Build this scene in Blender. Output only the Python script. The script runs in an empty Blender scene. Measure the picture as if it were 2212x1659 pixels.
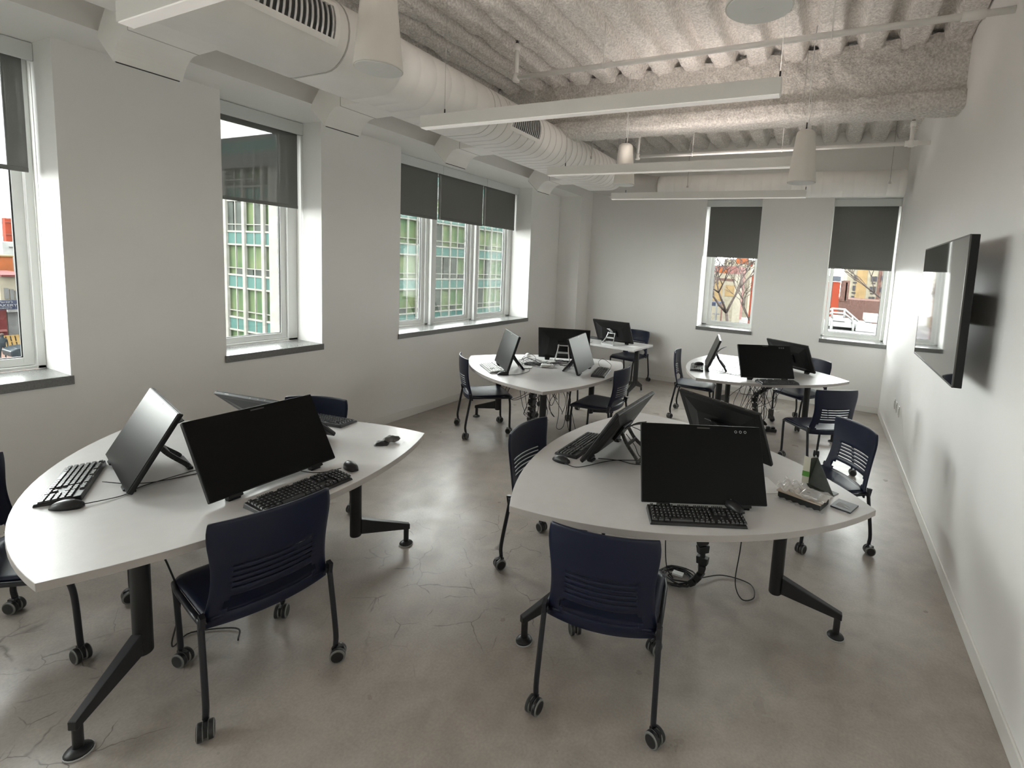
import bpy, bmesh, math, random
import numpy as np
from mathutils import Vector, Matrix
random.seed(7); rng = np.random.default_rng(5)
C = bpy.context.scene.collection
PI = math.pi
# ------------------------------------------------------------------ camera, world, exposure
sc = bpy.context.scene
sc.view_settings.view_transform = 'Standard'; sc.view_settings.look = 'None'
sc.view_settings.gamma = 1.0; sc.view_settings.exposure = 1.2
sc.view_settings.use_curve_mapping = False
cd = bpy.data.cameras.new('camera'); cam = bpy.data.objects.new('camera', cd); C.objects.link(cam); sc.camera = cam
CAMZ = 1.872
FPX, PX, PY = 1069.28, 157.655, -133.424
yaw, pit, rol = math.radians(-25.6308), math.radians(-6.39185), math.radians(3.14056)
fw = Vector((math.sin(yaw)*math.cos(pit), math.cos(yaw)*math.cos(pit), math.sin(pit)))
r0 = Vector((math.cos(yaw), -math.sin(yaw), 0)); u0 = r0.cross(fw)
rt = r0*math.cos(rol)+u0*math.sin(rol); up = -r0*math.sin(rol)+u0*math.cos(rol)
M = Matrix((( rt.x, up.x, -fw.x, 0), (rt.y, up.y, -fw.y, 0), (rt.z, up.z, -fw.z, CAMZ), (0, 0, 0, 1)))
cam.matrix_world = M
cd.sensor_fit = 'HORIZONTAL'; cd.sensor_width = 36; cd.lens = FPX*36/2212
cd.shift_x = -PX/2212; cd.shift_y = PY/2212*-1*-1
cd.clip_start = .05; cd.clip_end = 500

SKY = 10.0
w = bpy.data.worlds.new('overcast_sky'); sc.world = w; w.use_nodes = True
nt = w.node_tree; bg = nt.nodes['Background']
tc = nt.nodes.new('ShaderNodeTexCoord'); sx = nt.nodes.new('ShaderNodeSeparateXYZ'); cr = nt.nodes.new('ShaderNodeValToRGB')
nt.links.new(tc.outputs['Generated'], sx.inputs[0]); nt.links.new(sx.outputs['Z'], cr.inputs[0]); nt.links.new(cr.outputs[0], bg.inputs[0])
cr.color_ramp.elements[0].position = 0; cr.color_ramp.elements[0].color = (1, .985, .98, 1)
cr.color_ramp.elements[1].position = 1; cr.color_ramp.elements[1].color = (.96, .97, 1, 1)
bg.inputs[1].default_value = SKY
try:
    cy = sc.cycles
    cy.use_denoising = True; cy.max_bounces = 12; cy.diffuse_bounces = 8; cy.glossy_bounces = 4; cy.use_adaptive_sampling = True; cy.adaptive_threshold = .02
    cy.transparent_max_bounces = 12; cy.caustics_reflective = False; cy.caustics_refractive = False
    cy.sample_clamp_indirect = 6
except Exception: pass

# ------------------------------------------------------------------ helpers
def ray(u, v):
    return rt*((u-1106-PX)/FPX) + up*(-(v-829.5-PY)/FPX) + fw
def bp(u, v, x=None, y=None, z=None):
    """the world point on the plane x / y / z = const that lies along a sight line"""
    d = ray(u, v)
    t = (z-CAMZ)/d.z if z is not None else (x/d.x if x is not None else y/d.y)
    return Vector((0, 0, CAMZ))+d*t

def tag(o, label=None, cat=None, group=None, kind=None):
    if label: o['label'] = label
    if cat: o['category'] = cat
    if group: o['group'] = group
    if kind: o['kind'] = kind
    return o
def empty(name, loc=(0, 0, 0), rz=0):
    o = bpy.data.objects.new(name, None); C.objects.link(o); o.location = loc; o.rotation_euler = (0, 0, rz); o.empty_display_size = .05
    return o
def thing(name, label, cat, loc=(0, 0, 0), rz=0, group=None):
    return tag(empty(name, loc, rz), label, cat, group)
def copy_tree(o, parent=None):
    c = o.copy(); C.objects.link(c)
    if parent: c.parent = parent
    for ch in list(o.children): copy_tree(ch, c)
    return c

class MB:
    def __init__(s): s.v = []; s.f = []; s.m = []; s.sm = []
    def add(s, vs, fs, mi=0, smooth=False, T=None):
        b = len(s.v)
        for p in vs:
            p = Vector(p)
            s.v.append(tuple(T @ p) if T else tuple(p))
        for f in fs: s.f.append(tuple(b+i for i in f)); s.m.append(mi); s.sm.append(smooth)
        return s
    def box(s, c, d, mi=0, T=None, rz=0, taper=None):
        x, y, z = (k/2 for k in d); vs = []
        for k in (-1, 1):
            t = taper if (taper and k == 1) else (1, 1)
            for a, b in ((-1, -1), (1, -1), (1, 1), (-1, 1)):
                px, py = a*x*t[0], b*y*t[1]
                if rz: px, py = px*math.cos(rz)-py*math.sin(rz), px*math.sin(rz)+py*math.cos(rz)
                vs.append((c[0]+px, c[1]+py, c[2]+k*z))
        return s.add(vs, [(3, 2, 1, 0), (4, 5, 6, 7), (0, 1, 5, 4), (1, 2, 6, 5), (2, 3, 7, 6), (3, 0, 4, 7)], mi, False, T)
    def bx(s, x0, x1, y0, y1, z0, z1, mi=0, T=None):
        return s.box(((x0+x1)/2, (y0+y1)/2, (z0+z1)/2), (x1-x0, y1-y0, z1-z0), mi, T)
    def beam(s, a, b, wd, h, mi=0, T=None, w2=None, h2=None):
        """a straight bar of rectangular section from a to b, may taper"""
        a, b = Vector(a), Vector(b); d = (b-a).normalized()
        side = d.cross(Vector((0, 0, 1)));  side = side.normalized() if side.length > 1e-4 else Vector((1, 0, 0))
        upv = side.cross(d).normalized(); vs = []
        for p, ww, hh in ((a, wd, h), (b, w2 or wd, h2 or h)):
            for i, j in ((-1, -1), (1, -1), (1, 1), (-1, 1)): vs.append(p+side*i*ww/2+upv*j*hh/2)
        return s.add(vs, [(0, 1, 2, 3), (7, 6, 5, 4), (0, 4, 5, 1), (1, 5, 6, 2), (2, 6, 7, 3), (3, 7, 4, 0)], mi, False, T)
    def tube(s, pts, r, n=10, mi=0, T=None, cap=True):
        pts = [Vector(p) for p in pts]; m = len(pts); rs = r if hasattr(r, '__len__') else [r]*m
        vs = []; up0 = None
        for i, p in enumerate(pts):
            d = (pts[min(i+1, m-1)]-pts[max(i-1, 0)]).normalized()
            if up0 is None: up0 = Vector((0, 0, 1)) if abs(d.z) < .9 else Vector((1, 0, 0))
            a = d.cross(up0); a = a.normalized() if a.length > 1e-5 else Vector((1, 0, 0)); b = a.cross(d).normalized(); up0 = b
            for k in range(n): t = 2*PI*k/n; vs.append(p+(a*math.cos(t)+b*math.sin(t))*rs[i])
        fs = [(i*n+k, i*n+(k+1) % n, (i+1)*n+(k+1) % n, (i+1)*n+k) for i in range(m-1) for k in range(n)]
        s.add(vs, fs, mi, True, T)
        if cap: s.add(vs[:n], [tuple(range(n))], mi, False, T); s.add(vs[-n:], [tuple(range(n))[::-1]], mi, False, T)
        return s
    def lathe(s, prof, n=24, mi=0, T=None, c=(0, 0, 0), smooth=True):
        vs = []
        for r_, z in prof:
            for k in range(n): t = 2*PI*k/n; vs.append((c[0]+r_*math.cos(t), c[1]+r_*math.sin(t), c[2]+z))
        fs = [(i*n+k, i*n+(k+1) % n, (i+1)*n+(k+1) % n, (i+1)*n+k) for i in range(len(prof)-1) for k in range(n)]
        s.add(vs, fs, mi, smooth, T)
        s.add(vs[:n], [tuple(range(n))[::-1]], mi, False, T); s.add(vs[-n:], [tuple(range(n))], mi, False, T)
        return s
    def prism(s, poly, a0, a1, axis='z', mi=0, T=None, mside=None, smooth=False):
        n = len(poly)
        def P(p, a): return {'z': (p[0], p[1], a), 'y': (p[0], a, p[1]), 'x': (a, p[0], p[1])}[axis]
        vs = [P(p, a0) for p in poly]+[P(p, a1) for p in poly]
        s.add(vs, [tuple(range(n))[::-1], tuple(range(n, 2*n))], mi, False, T)
        return s.add(vs, [(i, (i+1) % n, n+(i+1) % n, n+i) for i in range(n)], mi if mside is None else mside, smooth, T)
    def build(s, name, mats, parent=None, bevel=0, seg=2, recalc=True):
        me = bpy.data.meshes.new(name); me.from_pydata(s.v, [], s.f)
        for m_ in (mats if isinstance(mats, (list, tuple)) else [mats]): me.materials.append(m_)
        for p, mi, sm in zip(me.polygons, s.m, s.sm): p.material_index = mi; p.use_smooth = sm
        if recalc:
            bm = bmesh.new(); bm.from_mesh(me); bmesh.ops.remove_doubles(bm, verts=bm.verts, dist=1e-6)
            bmesh.ops.recalc_face_normals(bm, faces=bm.faces); bm.to_mesh(me); bm.free()
        o = bpy.data.objects.new(name, me); C.objects.link(o)
        if parent: o.parent = parent
        if bevel:
            b = o.modifiers.new('bevel', 'BEVEL'); b.width = bevel; b.segments = seg; b.limit_method = 'ANGLE'; b.angle_limit = .7
        return o
def bez(pts, n=8):
    """smooth curve through the points (Catmull-Rom)"""
    P = [Vector(p) for p in pts]; P = [P[0]*2-P[1]]+P+[P[-1]*2-P[-2]]; out = []
    for i in range(1, len(P)-2):
        for k in range(n):
            t = k/n
            out.append(.5*((2*P[i])+(P[i+1]-P[i-1])*t+(2*P[i-1]-5*P[i]+4*P[i+1]-P[i+2])*t*t+(3*P[i]-P[i-1]-3*P[i+1]+P[i+2])*t**3))
    out.append(P[-2]); return out

# ------------------------------------------------------------------ materials
def mat(name, col, rough=.5, metal=0, noise=0, nscale=20, bump=0, bscale=60, spec=.5, coat=0, detail=4, col2=None, obj=True):
    m = bpy.data.materials.new(name); m.use_nodes = True; t = m.node_tree; b = t.nodes['Principled BSDF']
    b.inputs['Base Color'].default_value = (*col, 1); b.inputs['Roughness'].default_value = rough; b.inputs['Metallic'].default_value = metal
    b.inputs['Specular IOR Level'].default_value = spec; b.inputs['Coat Weight'].default_value = coat
    co = t.nodes.new('ShaderNodeTexCoord')
    if noise or col2:
        n = t.nodes.new('ShaderNodeTexNoise'); n.inputs['Scale'].default_value = nscale; n.inputs['Detail'].default_value = detail
        t.links.new(co.outputs['Object' if obj else 'Generated'], n.inputs['Vector'])
        r = t.nodes.new('ShaderNodeValToRGB'); t.links.new(n.outputs[0], r.inputs[0]); t.links.new(r.outputs[0], b.inputs['Base Color'])
        c2 = col2 or tuple(min(1, k*(1+noise)) for k in col); c1 = col if col2 else tuple(k*(1-noise) for k in col)
        r.color_ramp.elements[0].position = .35; r.color_ramp.elements[0].color = (*c1, 1)
        r.color_ramp.elements[1].position = .68; r.color_ramp.elements[1].color = (*c2, 1)
    if bump:
        n2 = t.nodes.new('ShaderNodeTexNoise'); n2.inputs['Scale'].default_value = bscale; n2.inputs['Detail'].default_value = 5
        t.links.new(co.outputs['Object'], n2.inputs['Vector'])
        bp_ = t.nodes.new('ShaderNodeBump'); bp_.inputs['Strength'].default_value = bump; bp_.inputs['Distance'].default_value = .01
        t.links.new(n2.outputs[0], bp_.inputs['Height']); t.links.new(bp_.outputs[0], b.inputs['Normal'])
    return m
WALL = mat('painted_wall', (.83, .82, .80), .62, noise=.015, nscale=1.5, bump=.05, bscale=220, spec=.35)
WALLR = mat('satin_wall_lightened', (.90, .895, .885), .42, noise=.015, nscale=1.5, bump=.03, bscale=60, spec=.5)  # wall paint made paler: this wall's extra brightness is put into the colour
TRIM = mat('baseboard_paint', (.76, .75, .72), .45, bump=.02)
FRAME = mat('window_frame_paint', (.72, .73, .71), .4)
VAL = mat('valance_paint', (.66, .68, .67), .45)
SILL = mat('solid_surface_sill', (.17, .17, .165), .25, noise=.12, nscale=120, spec=.7)
GASK = mat('dark_gasket', (.02, .02, .02), .6)
DUCT = mat('painted_duct', (.87, .85, .82), .5, noise=.03, nscale=3, bump=.03, bscale=8)
DARK = mat('duct_dark_gap', (.05, .05, .048), .8)
SEAM = mat('duct_seam', (.50, .48, .46), .7)
SPRAY = mat('sprayed_fireproofing', (.56, .53, .50), .95, col2=(.84, .81, .77), nscale=55, bump=.9, bscale=75, detail=8)
LAM = mat('white_laminate', (.60, .59, .585), .30, noise=.02, nscale=14, bump=.03, bscale=90)
EDGE = mat('laminate_edge', (.42, .39, .37), .5)
BLK = mat('black_powder_coat', (.012, .012, .013), .42, bump=.03, bscale=300)
NAVY = mat('navy_plastic', (.0055, .0085, .027), .36, bump=.05, bscale=500, spec=.35)
LEG = mat('dark_chair_tube', (.010, .011, .016), .35)
TYRE = mat('grey_caster_tread', (.20, .20, .19), .6)
SCREEN = mat('black_screen_glass', (.0025, .0025, .0025), .33, spec=.16, bump=.01, bscale=400)
BEZ = mat('black_monitor_plastic', (.005, .005, .005), .42, spec=.35)
MBACK = mat('charcoal_monitor_back', (.007, .007, .007), .42, spec=.35)
SILV = mat('silver_metal', (.62, .62, .62), .3, metal=.7)
GRAPH = mat('graphite_metal', (.10, .095, .09), .38, metal=.5)
KBK = mat('black_keyboard_plastic', (.012, .012, .013), .4)
KEYB = mat('black_keycaps', (.022, .022, .023), .3, spec=.8)
KEYG = mat('printed_grey_legends', (.45, .45, .45), .5)
KWH = mat('white_keyboard_plastic', (.62, .62, .60), .4)
KWB = mat('pale_grey_keyboard_base', (.28, .28, .28), .5)
WHT = mat('white_plastic', (.8, .8, .78), .4)
CABLE = mat('black_cable_rubber', (.012, .012, .012), .5)
LAMPW = mat('white_lamp_metal', (.80, .79, .76), .4)
DIFF = mat('lamp_diffuser_acrylic', (.92, .91, .88), .35)
def lit(m, col, s_):
    b = m.node_tree.nodes['Principled BSDF']; b.inputs['Emission Color'].default_value = (*col, 1); b.inputs['Emission Strength'].default_value = s_; return m
LAMPCOL = (1.0, .90, .84)
lit(DIFF, LAMPCOL, .10)
UPL = lit(mat('added_uplight_glow', (.9, .9, .88), .4), LAMPCOL, 15.0)  # glow added on top of the hanging lights to brighten ceiling and room
CONE = mat('cream_speaker_shell', (.72, .69, .64), .6, bump=.05, bscale=300)
GRILL = mat('speaker_grille_cloth', (.82, .82, .80), .7, bump=.3, bscale=700)
PAPER = mat('white_paper', (.85, .85, .84), .7)

def shade_mat(name, open_):
    m = bpy.data.materials.new(name); m.use_nodes = True; t = m.node_tree; b = t.nodes['Principled BSDF']; o = t.nodes['Material Output']
    b.inputs['Base Color'].default_value = (.17, .17, .16, 1); b.inputs['Roughness'].default_value = .85
    tr = t.nodes.new('ShaderNodeBsdfTransparent'); mx = t.nodes.new('ShaderNodeMixShader')
    co = t.nodes.new('ShaderNodeTexCoord'); n = t.nodes.new('ShaderNodeTexNoise'); n.inputs['Scale'].default_value = 260
    t.links.new(co.outputs['Object'], n.inputs[0]); bm_ = t.nodes.new('ShaderNodeBump'); bm_.inputs['Strength'].default_value = .3; bm_.inputs['Distance'].default_value = .003
    t.links.new(n.outputs[0], bm_.inputs['Height']); t.links.new(bm_.outputs[0], b.inputs['Normal'])
    mx.inputs[0].default_value = open_
    t.links.new(b.outputs[0], mx.inputs[1]); t.links.new(tr.outputs[0], mx.inputs[2]); t.links.new(mx.outputs[0], o.inputs[0])
    return m
SHADE_T = shade_mat('woven_shade_see_through', .27)
SHADE_O = shade_mat('woven_shade_dense', .012)
def glass_mat():
    m = bpy.data.materials.new('window_glass'); m.use_nodes = True; t = m.node_tree; o = t.nodes['Material Output']; t.nodes.remove(t.nodes['Principled BSDF'])
    tr = t.nodes.new('ShaderNodeBsdfTransparent'); tr.inputs[0].default_value = (.93, .96, .94, 1)
    g = t.nodes.new('ShaderNodeBsdfGlossy'); g.inputs['Roughness'].default_value = .02
    fr = t.nodes.new('ShaderNodeFresnel'); fr.inputs[0].default_value = 1.45; mx = t.nodes.new('ShaderNodeMixShader')
    ml = t.nodes.new('ShaderNodeMath'); ml.operation = 'MULTIPLY'; ml.inputs[1].default_value = .5
    t.links.new(fr.outputs[0], ml.inputs[0]); t.links.new(ml.outputs[0], mx.inputs[0])
    t.links.new(tr.outputs[0], mx.inputs[1]); t.links.new(g.outputs[0], mx.inputs[2]); t.links.new(mx.outputs[0], o.inputs[0])
    return m
GLASS = glass_mat()
def clear_plastic():
    m = bpy.data.materials.new('clear_plastic_wrap'); m.use_nodes = True; t = m.node_tree; o = t.nodes['Material Output']; b = t.nodes['Principled BSDF']
    b.inputs['Base Color'].default_value = (.8, .8, .8, 1); b.inputs['Roughness'].default_value = .12
    tr = t.nodes.new('ShaderNodeBsdfTransparent'); mx = t.nodes.new('ShaderNodeMixShader'); mx.inputs[0].default_value = .55
    t.links.new(b.outputs[0], mx.inputs[1]); t.links.new(tr.outputs[0], mx.inputs[2]); t.links.new(mx.outputs[0], o.inputs[0]); return m
WRAP = clear_plastic()

def floor_mat():
    m = bpy.data.materials.new('polished_concrete'); m.use_nodes = True; t = m.node_tree; b = t.nodes['Principled BSDF']; L = t.links.new; N = t.nodes.new
    co = N('ShaderNodeTexCoord')
    def noise(s, d=6, dist=0):
        n = N('ShaderNodeTexNoise'); n.inputs['Scale'].default_value = s; n.inputs['Detail'].default_value = d; n.inputs['Distortion'].default_value = dist
        L(co.outputs['Object'], n.inputs['Vector']); return n
    def ramp(src, stops):
        r = N('ShaderNodeValToRGB'); L(src, r.inputs[0])
        while len(r.color_ramp.elements) < len(stops): r.color_ramp.elements.new(.5)
        for e, (p, c) in zip(r.color_ramp.elements, stops): e.position = p; e.color = (*c, 1)
        return r
    def mixc(a, b_, f, mode='MIX'):
        x = N('ShaderNodeMix'); x.data_type = 'RGBA'; x.blend_type = mode
        L(a, x.inputs['A']); L(b_, x.inputs['B'])
        if isinstance(f, float): x.inputs['Factor'].default_value = f
        else: L(f, x.inputs['Factor'])
        return x.outputs['Result']
    big = ramp(noise(.9, 5, .3).outputs[0], [(.32, (.34, .295, .262)), (.55, (.41, .375, .34)), (.75, (.475, .445, .41))])
    mid = ramp(noise(7, 8, .4).outputs[0], [(.3, (.86, .85, .84)), (.7, (1.08, 1.07, 1.06))])
    fine = ramp(noise(90, 6).outputs[0], [(.3, (.9, .9, .9)), (.7, (1.06, 1.06, 1.06))])
    c = mixc(big.outputs[0], mid.outputs[0], 1.0, 'MULTIPLY'); c = mixc(c, fine.outputs[0], 1.0, 'MULTIPLY')
    # hairline cracks: edges of distorted cells, only in some patches
    nd = noise(3.5, 4); va = N('ShaderNodeVectorMath'); va.operation = 'MULTIPLY_ADD'; va.inputs[1].default_value = (.22, .22, 0)
    L(nd.outputs['Color'], va.inputs[0]); L(co.outputs['Object'], va.inputs[2])
    vo = N('ShaderNodeTexVoronoi'); vo.feature = 'DISTANCE_TO_EDGE'; vo.inputs['Scale'].default_value = 4.2; L(va.outputs[0], vo.inputs['Vector'])
    cm = ramp(vo.outputs['Distance'], [(.0, (1, 1, 1)), (.014, (0, 0, 0))])
    brk = ramp(noise(5.5, 3).outputs[0], [(.47, (0, 0, 0)), (.56, (1, 1, 1))])
    def blob(cx, cy_, rad):
        vd = N('ShaderNodeVectorMath'); vd.operation = 'DISTANCE'; L(co.outputs['Object'], vd.inputs[0]); vd.inputs[1].default_value = (cx, cy_, 0)
        mr = N('ShaderNodeMapRange'); mr.inputs[1].default_value = rad*.7; mr.inputs[2].default_value = rad*1.3; mr.inputs[3].default_value = 1; mr.inputs[4].default_value = 0
        L(vd.outputs['Value'], mr.inputs[0]); return mr.outputs[0]
    mx1 = N('ShaderNodeMath'); mx1.operation = 'MAXIMUM'; L(blob(-1.75, 2.35, .75), mx1.inputs[0]); L(blob(-2.75, .35, .85), mx1.inputs[1])
    m1 = N('ShaderNodeMath'); m1.operation = 'MULTIPLY'; L(mx1.outputs[0], m1.inputs[0]); L(brk.outputs[0], m1.inputs[1])
    m2 = N('ShaderNodeMath'); m2.operation = 'MULTIPLY'; L(m1.outputs[0], m2.inputs[0]); L(cm.outputs[0], m2.inputs[1])
    m3 = N('ShaderNodeMath'); m3.operation = 'MULTIPLY'; L(m2.outputs[0], m3.inputs[0]); m3.inputs[1].default_value = .9
    dk = N('ShaderNodeRGB'); dk.outputs[0].default_value = (.11, .095, .08, 1)
    c = mixc(c, dk.outputs[0], m3.outputs[0])
    # small pits
    vp = N('ShaderNodeTexVoronoi'); vp.inputs['Scale'].default_value = 26; L(co.outputs['Object'], vp.inputs['Vector'])
    pm = ramp(vp.outputs['Distance'], [(.05, (1, 1, 1)), (.10, (0, 0, 0))]); pk = ramp(noise(2.3, 3).outputs[0], [(.55, (0, 0, 0)), (.62, (1, 1, 1))])
    m4 = N('ShaderNodeMath'); m4.operation = 'MULTIPLY'; L(pm.outputs[0], m4.inputs[0]); L(pk.outputs[0], m4.inputs[1])
    m5 = N('ShaderNodeMath'); m5.operation = 'MULTIPLY'; L(m4.outputs[0], m5.inputs[0]); m5.inputs[1].default_value = .5
    c = mixc(c, dk.outputs[0], m5.outputs[0])
    L(c, b.inputs['Base Color'])
    rr = ramp(noise(4, 5).outputs[0], [(.3, (.27, .27, .27)), (.7, (.42, .42, .42))]); L(rr.outputs[0], b.inputs['Roughness'])
    bu = N('ShaderNodeBump'); bu.inputs['Strength'].default_value = .12; bu.inputs['Distance'].default_value = .004
    L(noise(25, 5).outputs[0], bu.inputs['Height']); L(bu.outputs[0], b.inputs['Normal'])
    b.inputs['Specular IOR Level'].default_value = .55
    return m
FLOOR = floor_mat()

# ------------------------------------------------------------------ room shell
XL, XR, YB, YR = -4.285, .852, 8.122, -2.5
ZS, ZSILL, ZTOP = 3.056, 1.003, 3.93
XO = -4.72; YO = 8.55
def struct(o): o['kind'] = 'structure'; return o
struct(MB().bx(XO, XR+.2, YR-.2, YO, -.2, 0).build('floor', FLOOR))
wl = MB(); wins = [(-2.35, -.15), (.532, 1.375), (2.293, 3.136), (4.087, 6.766)]  # the first opening is unseen, added to let in fill daylight
ys = [YR-.2]+[k for w_ in wins for k in w_]+[YO]
for i in range(0, len(ys), 2): wl.bx(XO, XL, ys[i], ys[i+1], 0, ZS)
for a, b in wins: wl.bx(XO, XL, a, b, 0, ZSILL-.058)
struct(wl.build('wall_left', WALL))
wb = MB(); bwins = [(-1.853, -.9945), (-.006, .838)]
xs = [XL, bwins[0][0], bwins[0][1], bwins[1][0], bwins[1][1], XR]
for i in range(0, 6, 2): wb.bx(xs[i], xs[i+1], YB, YO, 0, ZTOP+.1)
for a, b in bwins: wb.bx(a, b, YB, YO, 0, ZSILL-.058); wb.bx(a, b, YB, YO, ZS, ZTOP+.1)
struct(wb.build('wall_back', WALL))
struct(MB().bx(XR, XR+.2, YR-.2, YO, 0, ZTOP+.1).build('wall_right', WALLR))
struct(MB().bx(XL, XR, YR-.2, YR, 0, ZTOP+.1).build('wall_rear', WALL))
struct(MB().bx(XL, -3.873, 7.681, YB, 0, ZS).build('wall_corner_column', WALL, bevel=.004))
struct(MB().bx(XO, -3.87, YR-.2, YO, ZS, ZTOP+.1).build('ceiling_soffit', WALL))
# baseboards
bh, bt = .09, .012
struct(MB().bx(XL, XL+bt, YR, 7.681-bt, 0, bh).build('baseboard_left', TRIM, bevel=.004))
bb = MB().bx(XL, -3.873+bt, 7.681-bt, 7.681, 0, bh); bb.bx(-3.873, -3.873+bt, 7.681, YB-bt, 0, bh); bb.bx(-3.873, XR-bt, YB-bt, YB, 0, bh)
struct(bb.build('baseboard_back', TRIM, bevel=.004))
struct(MB().bx(XR-bt, XR, YR, YB, 0, bh).build('baseboard_right', TRIM, bevel=.004))
# corrugated deck with sprayed coating
def vnoise(n, m, cell, seed):
    g = np.random.default_rng(seed).random((int(n/cell)+3, int(m/cell)+3)); i = np.arange(n)/cell; j = np.arange(m)/cell
    i0 = i.astype(int); j0 = j.astype(int); fi = (i-i0)[:, None]; fj = (j-j0)[None]; fi = fi*fi*(3-2*fi); fj = fj*fj*(3-2*fj)
    a = g[np.ix_(i0, j0)]; b = g[np.ix_(i0+1, j0)]; c = g[np.ix_(i0, j0+1)]; d = g[np.ix_(i0+1, j0+1)]
    return (a*(1-fi)+b*fi)*(1-fj)+(c*(1-fi)+d*fi)*fj-.5
def grid_obj(name, X, Y, Z, m):
    n, k = X.shape; v = np.stack([X, Y, Z], -1).reshape(-1, 3); idx = np.arange(n*k).reshape(n, k)
    f = np.stack([idx[:-1, :-1], idx[1:, :-1], idx[1:, 1:], idx[:-1, 1:]], -1).reshape(-1, 4)
    me = bpy.data.meshes.new(name); me.from_pydata(v.tolist(), [], f.tolist()); me.materials.append(m)
    me.polygons.foreach_set('use_smooth', [True]*len(me.polygons)); o = bpy.data.objects.new(name, me); C.objects.link(o); return o
nx, ny = 300, 520
gx = np.linspace(-3.87, XR, nx); gy = np.linspace(YR, YB, ny)
X, Y = np.meshgrid(gx, gy, indexing='ij')
wob = vnoise(nx, ny, 30, 1)*.03
ph = ((X+wob)/.305) % 1; rib = np.clip((np.abs(ph-.5)*2-.50)/.30, 0, 1); rib = rib*rib*(3-2*rib)
Z = 3.835+.12*rib+vnoise(nx, ny, 9, 2)*.030+vnoise(nx, ny, 4, 3)*.024+vnoise(nx, ny, 2, 4)*.016+vnoise(nx, ny, 1, 8)*.008
struct(grid_obj('ceiling', X, Y, Z, SPRAY))
# sprayed steel beam across the room
prof = [(4.965, 3.44), (4.955, 3.40), (4.95, 3.33), (4.965, 3.30), (5.0, 3.295), (5.1, 3.293), (5.2, 3.295), (5.235, 3.30), (5.25, 3.33), (5.245, 3.40), (5.235, 3.44)]
front = [(5.03, 3.9), (5.032, 3.8), (5.028, 3.7), (5.03, 3.6), (5.028, 3.52), (5.02, 3.46), (4.985, 3.445)]
back = [(5.21, 3.445), (5.175, 3.46), (5.17, 3.55), (5.17, 3.7), (5.17, 3.9)]
pp = []
full = front+prof+back
for a, b in zip(full[:-1], full[1:]):
    L_ = math.hypot(b[0]-a[0], b[1]-a[1]); k = max(1, int(L_/.02))
    for i in range(k): pp.append((a[0]+(b[0]-a[0])*i/k, a[1]+(b[1]-a[1])*i/k))
pp.append(full[-1]); pp = np.array(pp); nb = 260
gx = np.linspace(-3.87, XR, nb); X = np.repeat(gx[:, None], len(pp), 1)
d1 = vnoise(nb, len(pp), 2, 11)*.018+vnoise(nb, len(pp), 5, 12)*.02+vnoise(nb, len(pp), 1, 13)*.01
Y = pp[None, :, 0]+d1; Z = pp[None, :, 1]+vnoise(nb, len(pp), 2, 14)*.014+vnoise(nb, len(pp), 6, 15)*.012
struct(grid_obj('ceiling_beam', X, np.broadcast_to(Y, X.shape), Z, SPRAY))

# ------------------------------------------------------------------ windows (frame, sashes, glass, sill) and roller shades
def Tleft(): return lambda a, d, z: (XL-d, a, z)      # a along the wall, d depth outwards
def Tback(): return lambda a, d, z: (a, YB+d, z)
def bxT(mb, f, a0, a1, d0, d1, z0, z1, mi=0):
    p, q = f(a0, d0, z0), f(a1, d1, z1)
    return mb.bx(min(p[0], q[0]), max(p[0], q[0]), min(p[1], q[1]), max(p[1], q[1]), z0, z1, mi)
wn = 0
def window(f, a0, a1, units, flip=False):
    """units: the (start, end) of each sash bay"""
    global wn; wn += 1
    root = struct(empty('window_%d' % wn, f((a0+a1)/2, .40, ZSILL)))
    root_inv = -Vector(root.location)
    def part(mb, name, m, bevel=0, par=None):
        mb.v = [tuple(Vector(v)+root_inv) for v in mb.v] if par is None else [tuple(Vector(v)+root_inv) for v in mb.v]
        return mb.build(name, m, par or root, bevel)
    d0 = .36
    fr = MB(); bxT(fr, f, a0, a1, d0, .43, ZSILL, ZSILL+.022); bxT(fr, f, a0, a1, d0, .43, ZS-.06, ZS)
    cuts = [a0]+[x for u_ in units for x in u_]+[a1]
    for i in range(0, len(cuts), 2):
        bxT(fr, f, cuts[i], cuts[i+1], d0, .43, ZSILL, ZS)
        if 0 < i < len(cuts)-2: bxT(fr, f, (cuts[i]+cuts[i+1])/2-.03, (cuts[i]+cuts[i+1])/2+.03, d0-.05, .43, ZSILL, ZS)
    part(fr, 'window_frame', FRAME, .003)
    for (s0, s1) in units:
        sb = MB(); g = .004; w_ = .055
        bxT(sb, f, s0+g, s0+w_, .385, .425, ZSILL+.024, ZS-.06); bxT(sb, f, s1-w_, s1-g, .385, .425, ZSILL+.024, ZS-.06)
        bxT(sb, f, s0+w_, s1-w_, .385, .425, ZSILL+.024, ZSILL+.078); bxT(sb, f, s0+w_, s1-w_, .385, .425, ZS-.12, ZS-.06)
        so = part(sb, 'sash', FRAME, .003)
        ga = MB(); e = .006
        bxT(ga, f, s0+w_, s0+w_+e, .395, .41, ZSILL+.078, ZS-.12); bxT(ga, f, s1-w_-e, s1-w_, .395, .41, ZSILL+.078, ZS-.12)
        bxT(ga, f, s0+w_, s1-w_, .395, .41, ZSILL+.078, ZSILL+.078+e); bxT(ga, f, s0+w_, s1-w_, .395, .41, ZS-.126, ZS-.12)
        part(ga, 'gasket', GASK, 0, so)
        gl = MB(); bxT(gl, f, s0+w_, s1-w_, .408, .414, ZSILL+.078, ZS-.12); part(gl, 'glass_pane', GLASS, 0, so)
    si = MB(); bxT(si, f, a0-.012, a1+.012, -.014, 0, ZSILL-.058, ZSILL); bxT(si, f, a0, a1, 0, d0, ZSILL-.058, ZSILL)
    part(si, 'window_sill', SILL, .003)
    return root
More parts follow.
